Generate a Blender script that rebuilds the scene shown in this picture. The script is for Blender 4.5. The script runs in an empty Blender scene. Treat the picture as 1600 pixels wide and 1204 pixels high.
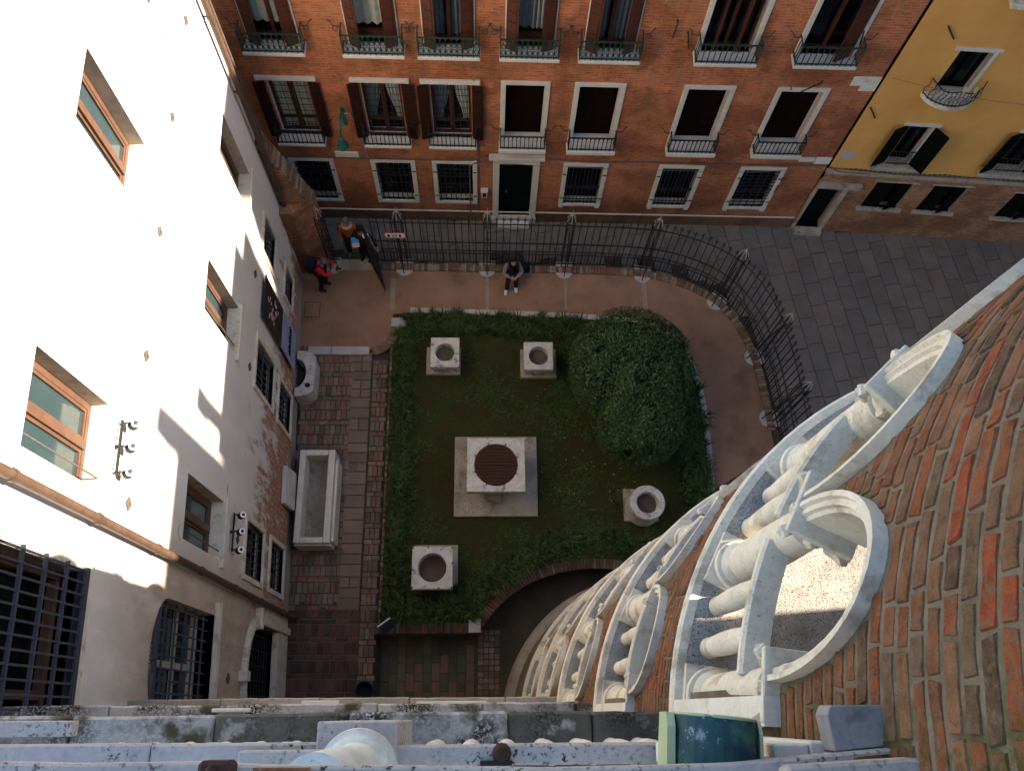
import bpy, math, random
from math import sin, cos, pi, radians, sqrt
from mathutils import Vector, Matrix, noise
random.seed(7)
rnd = random.random
def U(a, b): return a + (b - a) * rnd()
S = bpy.context.scene
COL = S.collection
# ------------------------------------------------------------ camera
CAMH = 22.0
FPX = 1355.0
CAM_R = Matrix(((0.99954702, -0.00807661, 0.02901983),
                (-0.00275360, 0.93566403, 0.35542259),
                (-0.02996948, -0.35534150, 0.93521796)))      # world -> camera
cam_d = bpy.data.cameras.new('camera'); cam = bpy.data.objects.new('camera', cam_d); COL.objects.link(cam)
cam_d.sensor_width = 36.0; cam_d.lens = FPX / 1600.0 * 36.0
cam_d.clip_start = 0.05; cam_d.clip_end = 600
cam.matrix_world = Matrix.Translation((0, 0, CAMH)) @ CAM_R.transposed().to_4x4()
S.camera = cam
# ------------------------------------------------------------ light
SUN_AZ, SUN_EL = 4.3, 27.5          # degrees from +X towards +Y, elevation
W = bpy.data.worlds.new('World'); S.world = W; W.use_nodes = True
nt = W.node_tree; bg = nt.nodes['Background']
sky = nt.nodes.new('ShaderNodeTexSky'); sky.sky_type = 'NISHITA'; sky.sun_disc = False
sky.sun_elevation = radians(SUN_EL); sky.sun_rotation = radians(90 - SUN_AZ)
nt.links.new(sky.outputs[0], bg.inputs[0]); bg.inputs[1].default_value = 0.095
sd = bpy.data.lights.new('sun', 'SUN'); so = bpy.data.objects.new('sun', sd); COL.objects.link(so)
sd.energy = 5.0; sd.angle = radians(0.5); sd.color = (1.0, 0.87, 0.69)
dv = Vector((cos(radians(SUN_AZ)) * cos(radians(SUN_EL)), sin(radians(SUN_AZ)) * cos(radians(SUN_EL)), sin(radians(SUN_EL))))
so.rotation_euler = dv.to_track_quat('Z', 'Y').to_euler()
S.view_settings.view_transform = 'Standard'; S.view_settings.look = 'None'
S.view_settings.exposure = 2.1; S.view_settings.gamma = 1.0
S.render.engine = 'CYCLES'
S.cycles.max_bounces = 8; S.cycles.diffuse_bounces = 5

def ground(px, py, z=0.0):
    """survey point: where the sight line of a photo pixel meets the level z"""
    d = CAM_R.transposed() @ Vector(((px - 800) / FPX, -(py - 602) / FPX, -1))
    t = (z - CAMH) / d.z
    return Vector((d.x * t, d.y * t, z))

# ------------------------------------------------------------ materials
MATS = {}
def rgb(c): return (c[0], c[1], c[2], 1.0)
class NT:
    def __init__(s, name, rough=0.8, spec=0.3):
        s.m = bpy.data.materials.new(name); s.m.use_nodes = True
        s.t = s.m.node_tree; s.b = s.t.nodes['Principled BSDF']
        s.b.inputs['Roughness'].default_value = rough
        s.b.inputs['Specular IOR Level'].default_value = spec
        s.geo = s.t.nodes.new('ShaderNodeNewGeometry')
        s.pos = s.geo.outputs['Position']; s.h = None
        MATS[name] = s.m
    def n(s, k): return s.t.nodes.new(k)
    def l(s, a, b): s.t.links.new(a, b)
    def objpos(s, sx=1, sy=1, sz=1):
        tc = s.n('ShaderNodeTexCoord'); mp = s.n('ShaderNodeMapping'); mp.inputs[3].default_value = (sx, sy, sz)
        s.l(tc.outputs['Object'], mp.inputs[0]); return mp.outputs[0]
    def scaled(s, sx, sy, sz, src=None):
        mp = s.n('ShaderNodeMapping'); mp.inputs[3].default_value = (sx, sy, sz)
        s.l(src or s.pos, mp.inputs[0]); return mp.outputs[0]
    def noise(s, scale, detail=4, vec=None, rough=0.6, dist=0):
        x = s.n('ShaderNodeTexNoise'); x.inputs['Scale'].default_value = scale; x.inputs['Detail'].default_value = detail
        x.inputs['Roughness'].default_value = rough; x.inputs['Distortion'].default_value = dist
        s.l(vec or s.pos, x.inputs['Vector']); return x.outputs['Fac']
    def ramp(s, fac, stops):
        r = s.n('ShaderNodeValToRGB'); e = r.color_ramp.elements
        while len(e) < len(stops): e.new(0.5)
        for i, (p, c) in enumerate(stops):
            e[i].position = p; e[i].color = rgb(c) if not isinstance(c, (int, float)) else (c, c, c, 1)
        s.l(fac, r.inputs[0]); return r.outputs[0]
    def mix(s, f, a, b, mode='MIX'):
        m = s.n('ShaderNodeMix'); m.data_type = 'RGBA'; m.blend_type = mode; m.clamp_factor = True
        for k, v in ((0, f), (6, a), (7, b)):
            if isinstance(v, bpy.types.NodeSocket): s.l(v, m.inputs[k])
            elif k == 0: m.inputs[0].default_value = v
            else: m.inputs[k].default_value = rgb(v)
        return m.outputs[2]
    def math(s, op, a, b=0.0, clamp=False):
        m = s.n('ShaderNodeMath'); m.operation = op; m.use_clamp = clamp
        for k, v in ((0, a), (1, b)):
            if isinstance(v, bpy.types.NodeSocket): s.l(v, m.inputs[k])
            else: m.inputs[k].default_value = v
        return m.outputs[0]
    def sep(s, src=None):
        x = s.n('ShaderNodeSeparateXYZ'); s.l(src or s.pos, x.inputs[0]); return x.outputs
    def maprange(s, v, a, b, c=0, d=1):
        m = s.n('ShaderNodeMapRange'); s.l(v, m.inputs[0])
        for k, q in ((1, a), (2, b), (3, c), (4, d)): m.inputs[k].default_value = q
        return m.outputs[0]
    def bump(s, h, st=0.3, dist=0.02):
        b = s.n('ShaderNodeBump'); b.inputs['Strength'].default_value = st; b.inputs['Distance'].default_value = dist
        s.l(h, b.inputs['Height'])
        if s.h: s.l(s.h, b.inputs['Normal'])
        s.h = b.outputs[0]; s.l(s.h, s.b.inputs['Normal'])
    def col(s, c):
        if isinstance(c, bpy.types.NodeSocket): s.l(c, s.b.inputs['Base Color'])
        else: s.b.inputs['Base Color'].default_value = rgb(c)
        return s.m

def stone(name, c1, c2, sc=3.0, rough=0.85, bs=0.4, spots=None, spot_sc=30, spot_lo=0.62, island=0.0, bsc=40, patch=None, moss=False):
    t = NT(name, rough)
    c = t.ramp(t.noise(sc, 6), [(0.3, c1), (0.7, c2)])
    c = t.mix(t.maprange(t.noise(sc * 9, 3), 0.35, 0.75, 0, 0.35), c, tuple(x * 0.62 for x in c1))
    if spots:
        big = t.maprange(t.noise(1.9, 4), 0.46, 0.58)
        f = t.math('MULTIPLY', t.maprange(t.noise(spot_sc, 4, rough=0.7), spot_lo - 0.05, spot_lo + 0.03), t.maprange(big, 0, 1, 0.05, 1))
        c = t.mix(f, c, spots)
    if patch: c = t.mix(t.maprange(t.noise(patch[1], 4), patch[2], patch[2] + 0.12), c, patch[0])
    if island:
        c = t.mix(1.0, c, t.ramp(t.geo.outputs['Random Per Island'], [(0, (1 - island,) * 3), (1, (1 + island * 0.4,) * 3)]), 'MULTIPLY')
    if moss:
        x = t.sep(); mk = t.math('MULTIPLY', t.maprange(x[1], .28, -.10), t.maprange(t.noise(5, 5, rough=.7), 0.47, 0.56), True)
        c = t.mix(t.math('MULTIPLY', mk, .9), c, (0.075, 0.075, 0.018))
    t.bump(t.noise(bsc, 5, rough=0.7), bs, 0.01)
    return t.col(c)

def objvar(name, cols, rough=0.9, sc=8, bs=0.5, specks=None, bsc=60, dark=0.55, smear=None, bdist=.01):
    """alike pieces: colour chosen per object, or per loose piece of a joined mesh"""
    t = NT(name, rough, 0.2)
    oi = t.n('ShaderNodeObjectInfo')
    r = t.math('FRACT', t.math('ADD', oi.outputs['Random'], t.geo.outputs['Random Per Island']))
    rp = t.n('ShaderNodeValToRGB'); rp.color_ramp.interpolation = 'CONSTANT'; e = rp.color_ramp.elements
    while len(e) < len(cols): e.new(0.5)
    for i, c in enumerate(cols): e[i].position = i / len(cols); e[i].color = rgb(c)
    t.l(r, rp.inputs[0]); c = rp.outputs[0]
    c = t.mix(t.maprange(t.noise(sc, 6, rough=0.7), 0.38, 0.72), c, t.mix(1.0, c, (dark, dark, dark * 0.95), 'MULTIPLY'))
    if smear: c = t.mix(t.maprange(t.noise(sc * 2.3, 7, rough=0.8), 0.49, 0.62, 0, 0.8), c, smear)
    if specks:
        c = t.mix(t.maprange(t.noise(sc * 5, 4, rough=0.75), 0.6, 0.72, 0, 0.8), c, specks)
    if smear:      # moss in the damp corner by the loggia
        x = t.sep(); mk = t.math('MULTIPLY', t.maprange(x[1], .12, -.15), t.maprange(t.noise(6, 5, rough=.7), 0.50, 0.58), True)
        c = t.mix(t.math('MULTIPLY', mk, .85), c, (0.09, 0.085, 0.022))
    t.bump(t.noise(bsc, 5, rough=0.75), bs, bdist)
    return t.col(c)

def plain(name, c, rough=0.6, metal=0.0, spec=0.3, var=0.25, sc=6):
    t = NT(name, rough, spec); t.b.inputs['Metallic'].default_value = metal
    k = t.ramp(t.noise(sc, 4), [(0.3, tuple(x * (1 - var) for x in c)), (0.7, tuple(min(1, x * (1 + var * 0.5)) for x in c))])
    return t.col(k)

# facade brick (local u, z of the wall)
def brick_mat(name, ca, cb, cc, mortar, base_band=True, gain=1.0):
    t = NT(name, 0.9, 0.15)
    tc = t.n('ShaderNodeTexCoord'); ob = tc.outputs['Object']; x = t.sep(ob)
    cb3 = t.n('ShaderNodeCombineXYZ'); t.l(x[0], cb3.inputs[0]); t.l(x[2], cb3.inputs[1])
    wob = t.n('ShaderNodeVectorMath'); wob.operation = 'ADD'
    nz = t.n('ShaderNodeTexNoise'); nz.inputs['Scale'].default_value = 1.3
    sc = t.n('ShaderNodeVectorMath'); sc.operation = 'SCALE'; sc.inputs['Scale'].default_value = 0.05
    t.l(ob, nz.inputs['Vector']); t.l(nz.outputs['Color'], sc.inputs[0]); t.l(cb3.outputs[0], wob.inputs[0]); t.l(sc.outputs[0], wob.inputs[1])
    br = t.n('ShaderNodeTexBrick'); br.inputs['Scale'].default_value = 1
    br.inputs['Brick Width'].default_value = 0.27; br.inputs['Row Height'].default_value = 0.078
    br.inputs['Mortar Size'].default_value = 0.007; br.inputs['Mortar Smooth'].default_value = 0.4
    br.inputs['Color1'].default_value = rgb(ca); br.inputs['Color2'].default_value = rgb(cb); br.inputs['Mortar'].default_value = rgb(mortar)
    t.l(wob.outputs[0], br.inputs['Vector'])
    c = br.outputs['Color']
    c = t.mix(t.maprange(t.noise(1.0, 7, t.scaled(4.5, 4.5, 14, ob), 0.75), 0.44, 0.56), c, cc)
    c = t.mix(t.maprange(t.noise(1.0, 7, t.scaled(2.5, 2.5, 11, ob), 0.8), 0.54, 0.62, 0, .75), c, (0.16, 0.065, 0.04))
    c = t.mix(t.maprange(t.noise(2.2, 6, ob, 0.7), 0.52, 0.64, 0, .55), c, (0.30, 0.17, 0.11))
    c = t.mix(t.maprange(t.noise(0.55, 4, ob), 0.45, 0.72, 0, 0.6), c, (0.18, 0.085, 0.045))
    c = t.mix(t.maprange(t.noise(0.9, 5, t.scaled(1, 1, 3, ob)), 0.6, 0.75, 0, 0.5), c, (0.36, 0.15, 0.07))
    # smears of lime where the old render survives
    c = t.mix(t.maprange(t.noise(1.0, 6, t.scaled(9, 9, 30, ob), 0.75), 0.58, 0.68, 0, 0.65), c, (0.5, 0.40, 0.32))
    c = t.mix(t.maprange(t.noise(1.0, 6, t.scaled(6, 6, 16, ob), 0.7), 0.60, 0.70, 0, 0.6), c, (0.07, 0.035, 0.025))
    if base_band:
        c = t.mix(t.maprange(x[2], 0.50, 0.56, 0.75, 0), c, t.ramp(t.noise(4, 5, ob), [(0.35, (0.08, 0.062, 0.05)), (0.65, (0.15, 0.11, 0.09))]))
        c = t.mix(t.math('MULTIPLY', t.maprange(x[2], 0.5, 1.6, 0.6, 0), t.maprange(t.noise(2, 4, ob), 0.4, 0.6)), c, (0.17, 0.10, 0.07))
    c = t.mix(t.maprange(t.noise(0.75, 5, ob, .65), 0.45, 0.56, 0, .75), c, t.mix(1.0, c, (.55, .5, .5), 'MULTIPLY'))
    c = t.mix(t.maprange(x[2], 3.2, 1.2, 0, .35), c, t.mix(1.0, c, (.6, .62, .62), 'MULTIPLY'))
    c = t.mix(1.0, c, (gain, gain * .95, gain * .82), 'MULTIPLY')
    t.bump(br.outputs['Fac'], -0.5, 0.01); t.bump(t.noise(25, 5, ob), 0.4, 0.02)
    return t.col(c)
brick_mat('facade_brick', (0.45, 0.128, 0.058), (0.28, 0.095, 0.052), (0.50, 0.185, 0.10), (0.46, 0.34, 0.26))
brick_mat('worn_brick', (0.36, 0.13, 0.07), (0.24, 0.10, 0.06), (0.40, 0.22, 0.15), (0.36, 0.30, 0.25), False)

def left_plaster():
    t = NT('lime_render', 0.9, 0.15)
    tc = t.n('ShaderNodeTexCoord'); ob = tc.outputs['Object']; x = t.sep(ob)
    c = t.ramp(t.noise(1.0, 5, t.scaled(1.6, 1.6, .25, ob)), [(0.35, (0.64, 0.615, 0.57)), (0.65, (0.71, 0.685, 0.64))])
    # damp, stained foot of the wall (worst near the tower end)
    foot = t.math('MULTIPLY', t.maprange(x[2], 11.8, 9.0), t.maprange(x[0], 3.4, 1.9), True)
    fn = t.math('MULTIPLY', foot, t.maprange(t.noise(1.0, 6, t.scaled(2.4, 2.4, .7, ob)), 0.2, 0.5))
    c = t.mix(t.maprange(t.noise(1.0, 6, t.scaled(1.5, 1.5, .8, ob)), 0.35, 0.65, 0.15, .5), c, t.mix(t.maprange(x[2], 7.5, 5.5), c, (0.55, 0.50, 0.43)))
    c = t.mix(t.math('MULTIPLY', fn, 0.8), c, t.ramp(t.noise(1.2, 6, t.scaled(2.5, 2.5, 1, ob)), [(0.35, (0.29, 0.205, 0.13)), (0.65, (0.44, 0.33, 0.23))]))
    c = t.mix(t.maprange(t.noise(1.0, 6, t.scaled(6, 6, .8, ob), .7), 0.64, 0.74, 0, 0.35), c, (0.45, 0.38, 0.31))
    # bare brick where the render has fallen
    br = t.n('ShaderNodeTexBrick'); cb = t.n('ShaderNodeCombineXYZ'); t.l(x[0], cb.inputs[0]); t.l(x[2], cb.inputs[1]); t.l(cb.outputs[0], br.inputs['Vector'])
    br.inputs['Scale'].default_value = 1; br.inputs['Brick Width'].default_value = 0.27; br.inputs['Row Height'].default_value = 0.08; br.inputs['Mortar Size'].default_value = 0.009
    br.inputs['Color1'].default_value = (0.42, 0.13, 0.06, 1); br.inputs['Color2'].default_value = (0.28, 0.10, 0.06, 1); br.inputs['Mortar'].default_value = (0.42, 0.37, 0.32, 1)
    hgt = t.math('SUBTRACT', t.maprange(x[2], 0.0, 5.8, 1.12, 0.14), t.math('MULTIPLY', t.math('ABSOLUTE', t.math('SUBTRACT', x[0], 4.4)), 0.045))
    nb = t.noise(1.0, 7, t.scaled(2.2, 2.2, .8, ob), .74)
    mask = t.maprange(t.math('ADD', nb, t.math('MULTIPLY', hgt, 0.42)), 0.735, 0.765)
    mask2 = t.maprange(t.math('ADD', nb, t.math('MULTIPLY', hgt, 0.42)), 0.68, 0.74, 0, 0.6)
    c = t.mix(mask2, c, (0.42, 0.34, 0.27))
    bc = t.mix(t.maprange(t.noise(1.0, 6, t.scaled(9, 9, 3, ob), .75), 0.52, 0.6), br.outputs['Color'], (0.46, 0.38, 0.31))
    c = t.mix(mask, c, bc)
    c = t.mix(t.maprange(x[2], 0.62, 0.5), c, (0.30, 0.27, 0.25))
    t.bump(mask, -0.6, 0.02); t.bump(t.noise(5, 6, ob), 0.25, 0.03)
    return t.col(c)
left_plaster()

def yellow():
    t = NT('ochre_render', 0.9, 0.15)
    tc = t.n('ShaderNodeTexCoord'); ob = tc.outputs['Object']; x = t.sep(ob)
    c = t.ramp(t.noise(0.8, 5, ob), [(0.3, (0.58, 0.285, 0.075)), (0.7, (0.68, 0.36, 0.11))])
    c = t.mix(t.maprange(t.noise(1.0, 5, t.scaled(4, 4, .7, ob)), 0.6, 0.75, 0, 0.3), c, (0.38, 0.24, 0.10))
    spot = t.n('ShaderNodeVectorMath'); spot.operation = 'DISTANCE'; spot.inputs[1].default_value = (0.28, 0, 3.62); t.l(ob, spot.inputs[0])
    c = t.mix(t.maprange(t.math('ADD', spot.outputs['Value'], t.math('MULTIPLY', t.noise(5, 4, ob), 0.35)), 0.42, 0.34), c, (0.40, 0.37, 0.33))
    t.bump(t.noise(8, 5, ob), 0.2, 0.02)
    return t.col(c)
yellow()

stone('istrian', (0.58, 0.515, 0.41), (0.74, 0.67, 0.55), 4, 0.8, 0.6, (0.30, 0.25, 0.18), 46, 0.64, patch=((0.40, 0.335, 0.25), 4.2, 0.54))
stone('istrian_clean', (0.60, 0.56, 0.49), (0.72, 0.68, 0.60), 3, 0.75, 0.35, (0.32, 0.27, 0.20), 40, 0.66, patch=((0.46, 0.41, 0.33), 2.6, 0.58))
stone('frame_stone', (0.50, 0.46, 0.41), (0.62, 0.57, 0.50), 3, 0.8, 0.25, (0.30, 0.2, 0.14), 14, 0.68)
stone('well_stone', (0.46, 0.42, 0.38), (0.68, 0.63, 0.58), 5, 0.9, 0.8, (0.04, 0.035, 0.03), 30, 0.615, patch=((0.17, 0.15, 0.13), 5.5, 0.585))
stone('plinth_stone', (0.27, 0.23, 0.175), (0.45, 0.385, 0.31), 2.2, 0.9, 0.6, (0.10, 0.08, 0.055), 30, 0.60, patch=((0.20, 0.17, 0.125), 3.3, 0.55))
stone('lichen_stone', (0.36, 0.325, 0.285), (0.50, 0.455, 0.40), 5, 0.9, 0.6, (0.040, 0.032, 0.018), 44, 0.47, patch=((0.075, 0.058, 0.032), 3.1, 0.515))
stone('rail_stone', (0.40, 0.335, 0.30), (0.50, 0.43, 0.385), 3, 0.85, 0.5, (0.035, 0.028, 0.018), 38, 0.585)
stone('dark_lichen_stone', (0.085, 0.072, 0.052), (0.17, 0.145, 0.11), 4, 0.95, 0.6, (0.03, 0.024, 0.016), 40, 0.50, patch=((0.42, 0.39, 0.34), 4.2, 0.60))
stone('slate_stone', (0.24, 0.22, 0.22), (0.36, 0.33, 0.33), 5, 0.85, 0.4, patch=((0.16, 0.145, 0.14), 6, 0.55))
stone('joint_dim', (0.14, 0.115, 0.095), (0.20, 0.165, 0.135), 6, 0.9, 0.3)
stone('joint_cement', (0.26, 0.18, 0.14), (0.36, 0.26, 0.20), 6, 0.9, 0.3)
stone('kerb_stone', (0.38, 0.35, 0.32), (0.52, 0.48, 0.44), 3, 0.85, 0.3)
stone('brick_mortar', (0.135, 0.098, 0.066), (0.25, 0.19, 0.132), 6, 0.95, 1.0, (0.12, 0.10, 0.075), 35, 0.62, bsc=70, patch=((0.12, 0.085, 0.055), 3.0, 0.58), moss=True)
stone('paving_joint', (0.045, 0.038, 0.030), (0.075, 0.062, 0.048), 5, 1.0, 0.5)
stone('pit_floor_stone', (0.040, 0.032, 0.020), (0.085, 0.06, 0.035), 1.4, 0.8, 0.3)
def pitted():
    t = NT('pitted_stone', 0.95, 0.1)
    v = t.n('ShaderNodeTexVoronoi'); v.inputs['Scale'].default_value = 95; v.inputs['Randomness'].default_value = 1
    wv = t.scaled(1, 1, 1); t.l(wv, v.inputs['Vector'])
    c = t.ramp(t.noise(7, 6), [(0.3, (0.24, 0.22, 0.205)), (0.7, (0.42, 0.40, 0.37))])
    h = t.maprange(t.math('ADD', v.outputs['Distance'], t.math('MULTIPLY', t.noise(50, 3), 0.5)), 0.42, 0.58)
    c = t.mix(h, (0.10, 0.09, 0.08), c)
    t.bump(h, 0.9, 0.015); return t.col(c)
pitted()
BR = [(0.35, 0.145, 0.068), (0.24, 0.125, 0.072), (0.39, 0.125, 0.052), (0.29, 0.145, 0.078), (0.16, 0.088, 0.055), (0.37, 0.155, 0.072), (0.47, 0.105, 0.042), (0.26, 0.15, 0.083), (0.35, 0.145, 0.068), (0.33, 0.115, 0.052), (0.19, 0.10, 0.058), (0.38, 0.175, 0.088), (0.42, 0.13, 0.055)]
objvar('tower_brick', BR, 0.95, 9, 1.0, (0.05, 0.035, 0.025), 42, 0.40, smear=(0.23, 0.165, 0.11), bdist=.035)
objvar('paver_brick', [(0.22, 0.125, 0.09), (0.18, 0.125, 0.095), (0.25, 0.145, 0.108), (0.13, 0.098, 0.072), (0.24, 0.18, 0.135), (0.25, 0.125, 0.09), (0.20, 0.15, 0.115), (0.17, 0.135, 0.105)], 0.85, 3, 0.5, (0.04, 0.03, 0.02), 30)
objvar('paver_slab', [(0.20, 0.145, 0.112), (0.23, 0.165, 0.13), (0.17, 0.128, 0.10), (0.21, 0.14, 0.105)], 0.8, 2, 0.35, None, 25, 0.75)
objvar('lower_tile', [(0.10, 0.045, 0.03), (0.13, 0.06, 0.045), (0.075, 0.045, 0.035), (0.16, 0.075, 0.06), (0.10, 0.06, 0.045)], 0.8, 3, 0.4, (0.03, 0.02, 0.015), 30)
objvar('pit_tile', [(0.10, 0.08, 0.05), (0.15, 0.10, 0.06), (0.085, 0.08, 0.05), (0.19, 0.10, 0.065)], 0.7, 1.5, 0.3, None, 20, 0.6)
objvar('street_slab', [(0.165, 0.145, 0.13), (0.18, 0.155, 0.135), (0.15, 0.135, 0.12), (0.17, 0.148, 0.13), (0.19, 0.15, 0.125)], 0.7, 1.6, 0.3, None, 25, 0.7)
objvar('kerb_brick', [(0.22, 0.12, 0.075), (0.28, 0.19, 0.13), (0.17, 0.10, 0.07), (0.33, 0.25, 0.19), (0.20, 0.15, 0.11)], 0.9, 6, 0.5, (0.05, 0.04, 0.02), 40)
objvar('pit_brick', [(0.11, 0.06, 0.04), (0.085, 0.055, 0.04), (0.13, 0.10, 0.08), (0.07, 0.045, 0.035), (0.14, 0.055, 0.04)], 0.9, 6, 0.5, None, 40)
def path_mat():
    t = NT('red_cement', 0.85, 0.2)
    c = t.ramp(t.noise(1.1, 6), [(0.3, (0.22, 0.118, 0.075)), (0.7, (0.31, 0.172, 0.112))])
    c = t.mix(t.maprange(t.noise(18, 5), 0.55, 0.75, 0, 0.5), c, (0.30, 0.19, 0.15))
    c = t.mix(t.maprange(t.noise(0.8, 5), 0.55, 0.7, 0, 0.6), c, (0.10, 0.065, 0.045))
    v = t.n('ShaderNodeTexVoronoi'); v.inputs['Scale'].default_value = 3.2; t.l(t.pos, v.inputs['Vector'])
    c = t.mix(t.maprange(v.outputs['Distance'], 0.05, 0.03, 0, 0.8), c, (0.42, 0.33, 0.26))
    t.bump(t.noise(60, 4), 0.25, 0.01); return t.col(c)
path_mat()
def lawn_mat():
    t = NT('lawn_soil', 1.0, 0.05)
    c = t.ramp(t.noise(1.3, 7, rough=.7), [(0.34, (0.066, 0.045, 0.024)), (0.5, (0.052, 0.052, 0.016)), (0.66, (0.050, 0.075, 0.016))])
    c = t.mix(t.maprange(t.noise(26, 5), 0.45, 0.7), c, (0.014, 0.016, 0.006))
    c = t.mix(t.maprange(t.noise(0.9, 4), 0.56, 0.68, 0, 0.7), c, (0.05, 0.030, 0.018))
    t.bump(t.noise(40, 5), 1.0, 0.04); return t.col(c)
lawn_mat()
stone('well_fill', (0.075, 0.055, 0.042), (0.12, 0.085, 0.065), 6, 1.0, 0.6)
stone('soil', (0.03, 0.02, 0.013), (0.06, 0.035, 0.02), 6, 1.0, 0.6)
def leaf_mat(name, cols, rough=0.5, tr=0.0):
    t = NT(name, rough, 0.35)
    c = t.ramp(t.geo.outputs['Random Per Island'], [(i / max(1, len(cols) - 1), q) for i, q in enumerate(cols)])
    c = t.mix(t.maprange(t.noise(1.6, 3), 0.35, 0.65, 0, 0.45), c, tuple(x * 0.5 for x in cols[0]))
    return t.col(c)
leaf_mat('laurel_leaf', [(0.008, 0.024, 0.007), (0.016, 0.045, 0.011), (0.028, 0.068, 0.015), (0.045, 0.09, 0.018), (0.13, 0.17, 0.035)], 0.42)
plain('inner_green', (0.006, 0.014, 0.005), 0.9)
leaf_mat('border_blade', [(0.014, 0.034, 0.008), (0.03, 0.065, 0.014), (0.055, 0.10, 0.018), (0.11, 0.155, 0.03)], 0.5)
leaf_mat('clover_leaf', [(0.04, 0.095, 0.018), (0.06, 0.13, 0.02), (0.05, 0.11, 0.028), (0.10, 0.17, 0.03)], 0.6)
leaf_mat('short_blade', [(0.035, 0.045, 0.010), (0.048, 0.070, 0.013), (0.06, 0.085, 0.014)], 0.7)
leaf_mat('fallen_leaf', [(0.45, 0.33, 0.10), (0.35, 0.18, 0.06), (0.5, 0.42, 0.2)], 0.7)
plain('dark_iron', (0.022, 0.024, 0.028), 0.5, 0.3)
plain('grey_iron', (0.055, 0.060, 0.075), 0.6)
plain('green_iron', (0.020, 0.045, 0.035), 0.55, 0.1)
plain('lamp_green', (0.015, 0.10, 0.075), 0.45)
plain('pale_metal', (0.55, 0.54, 0.50), 0.45, 0.4)
plain('rusty_iron', (0.065, 0.028, 0.019), 0.85, 0.1, sc=20)
plain('grate_hole', (0.012, 0.007, 0.005), 0.9)
plain('brown_wood', (0.075, 0.023, 0.014), 0.55, sc=9)
plain('shutter_brown', (0.028, 0.010, 0.007), 0.7, spec=.1)
plain('brown_wood_dark', (0.009, 0.004, 0.003), 0.8, spec=.03)
plain('casement_wood', (0.105, 0.055, 0.036), 0.5)
plain('shutter_green', (0.004, 0.006, 0.005), 0.8, spec=.04)
plain('door_green', (0.003, 0.006, 0.005), 0.7, spec=.08)
plain('copper_pipe', (0.085, 0.050, 0.034), 0.5)
plain('old_pipe', (0.10, 0.075, 0.06), 0.6, 0.2)
plain('cable_grey', (0.10, 0.085, 0.075), 0.8)
plain('curtain_white', (0.42, 0.44, 0.40), 0.9)
plain('curtain_blue', (0.10, 0.13, 0.16), 0.9)
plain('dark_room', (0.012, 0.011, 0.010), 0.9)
plain('inner_reveal', (0.46, 0.40, 0.32), 0.9)
plain('glass_dark', (0.006, 0.007, 0.008), 0.15, spec=0.25, var=0.1)
plain('glass_teal', (0.030, 0.050, 0.055), 0.10, spec=0.6, var=0.1)
plain('cream_paint', (0.40, 0.46, 0.27), 0.5, var=0.1)
plain('white_paint', (0.78, 0.77, 0.74), 0.6, var=0.05)
plain('banner_dark', (0.03, 0.018, 0.018), 0.6)
plain('banner_blue', (0.30, 0.33, 0.55), 0.6)
plain('black_ink', (0.01, 0.01, 0.012), 0.6)
plain('red_paint', (0.45, 0.05, 0.04), 0.6)
plain('oval_plaster', (0.52, 0.14, 0.09), 0.9)
plain('roof_tile', (0.30, 0.14, 0.08), 0.9)
plain('neighbour_render', (0.50, 0.40, 0.28), 0.9)
plain('lens_glass', (0.75, 0.72, 0.78), 0.2)
def verdigris():
    t = NT('verdigris', 0.55, 0.4)
    c = t.ramp(t.noise(5, 6, rough=.7), [(0.35, (0.007, 0.026, 0.05)), (0.52, (0.016, 0.065, 0.065)), (0.62, (0.05, 0.15, 0.10))])
    c = t.mix(t.maprange(t.noise(7, 7, rough=.75), 0.63, 0.66), c, (0.20, 0.25, 0.26))
    return t.col(c)
verdigris()
for nme, c in dict(skin=(0.42, 0.22, 0.15), hair_black=(0.012, 0.010, 0.010), hair_grey=(0.10, 0.09, 0.075), red_jacket=(0.42, 0.018, 0.022), black_cloth=(0.008, 0.009, 0.011),
                   navy_cloth=(0.018, 0.024, 0.05), orange_knit=(0.35, 0.085, 0.03), beige_scarf=(0.38, 0.28, 0.2), mauve_knit=(0.24, 0.17, 0.18), brown_coat=(0.06, 0.035, 0.028),
                   white_shoe=(0.62, 0.62, 0.62), brown_shoe=(0.16, 0.10, 0.07), blue_print=(0.05, 0.28, 0.62), pink_print=(0.62, 0.42, 0.45), purple_cloth=(0.22, 0.06, 0.30)).items():
    plain(nme, c, 0.85 if 'skin' not in nme else 0.55, var=0.15, sc=14)

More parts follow.
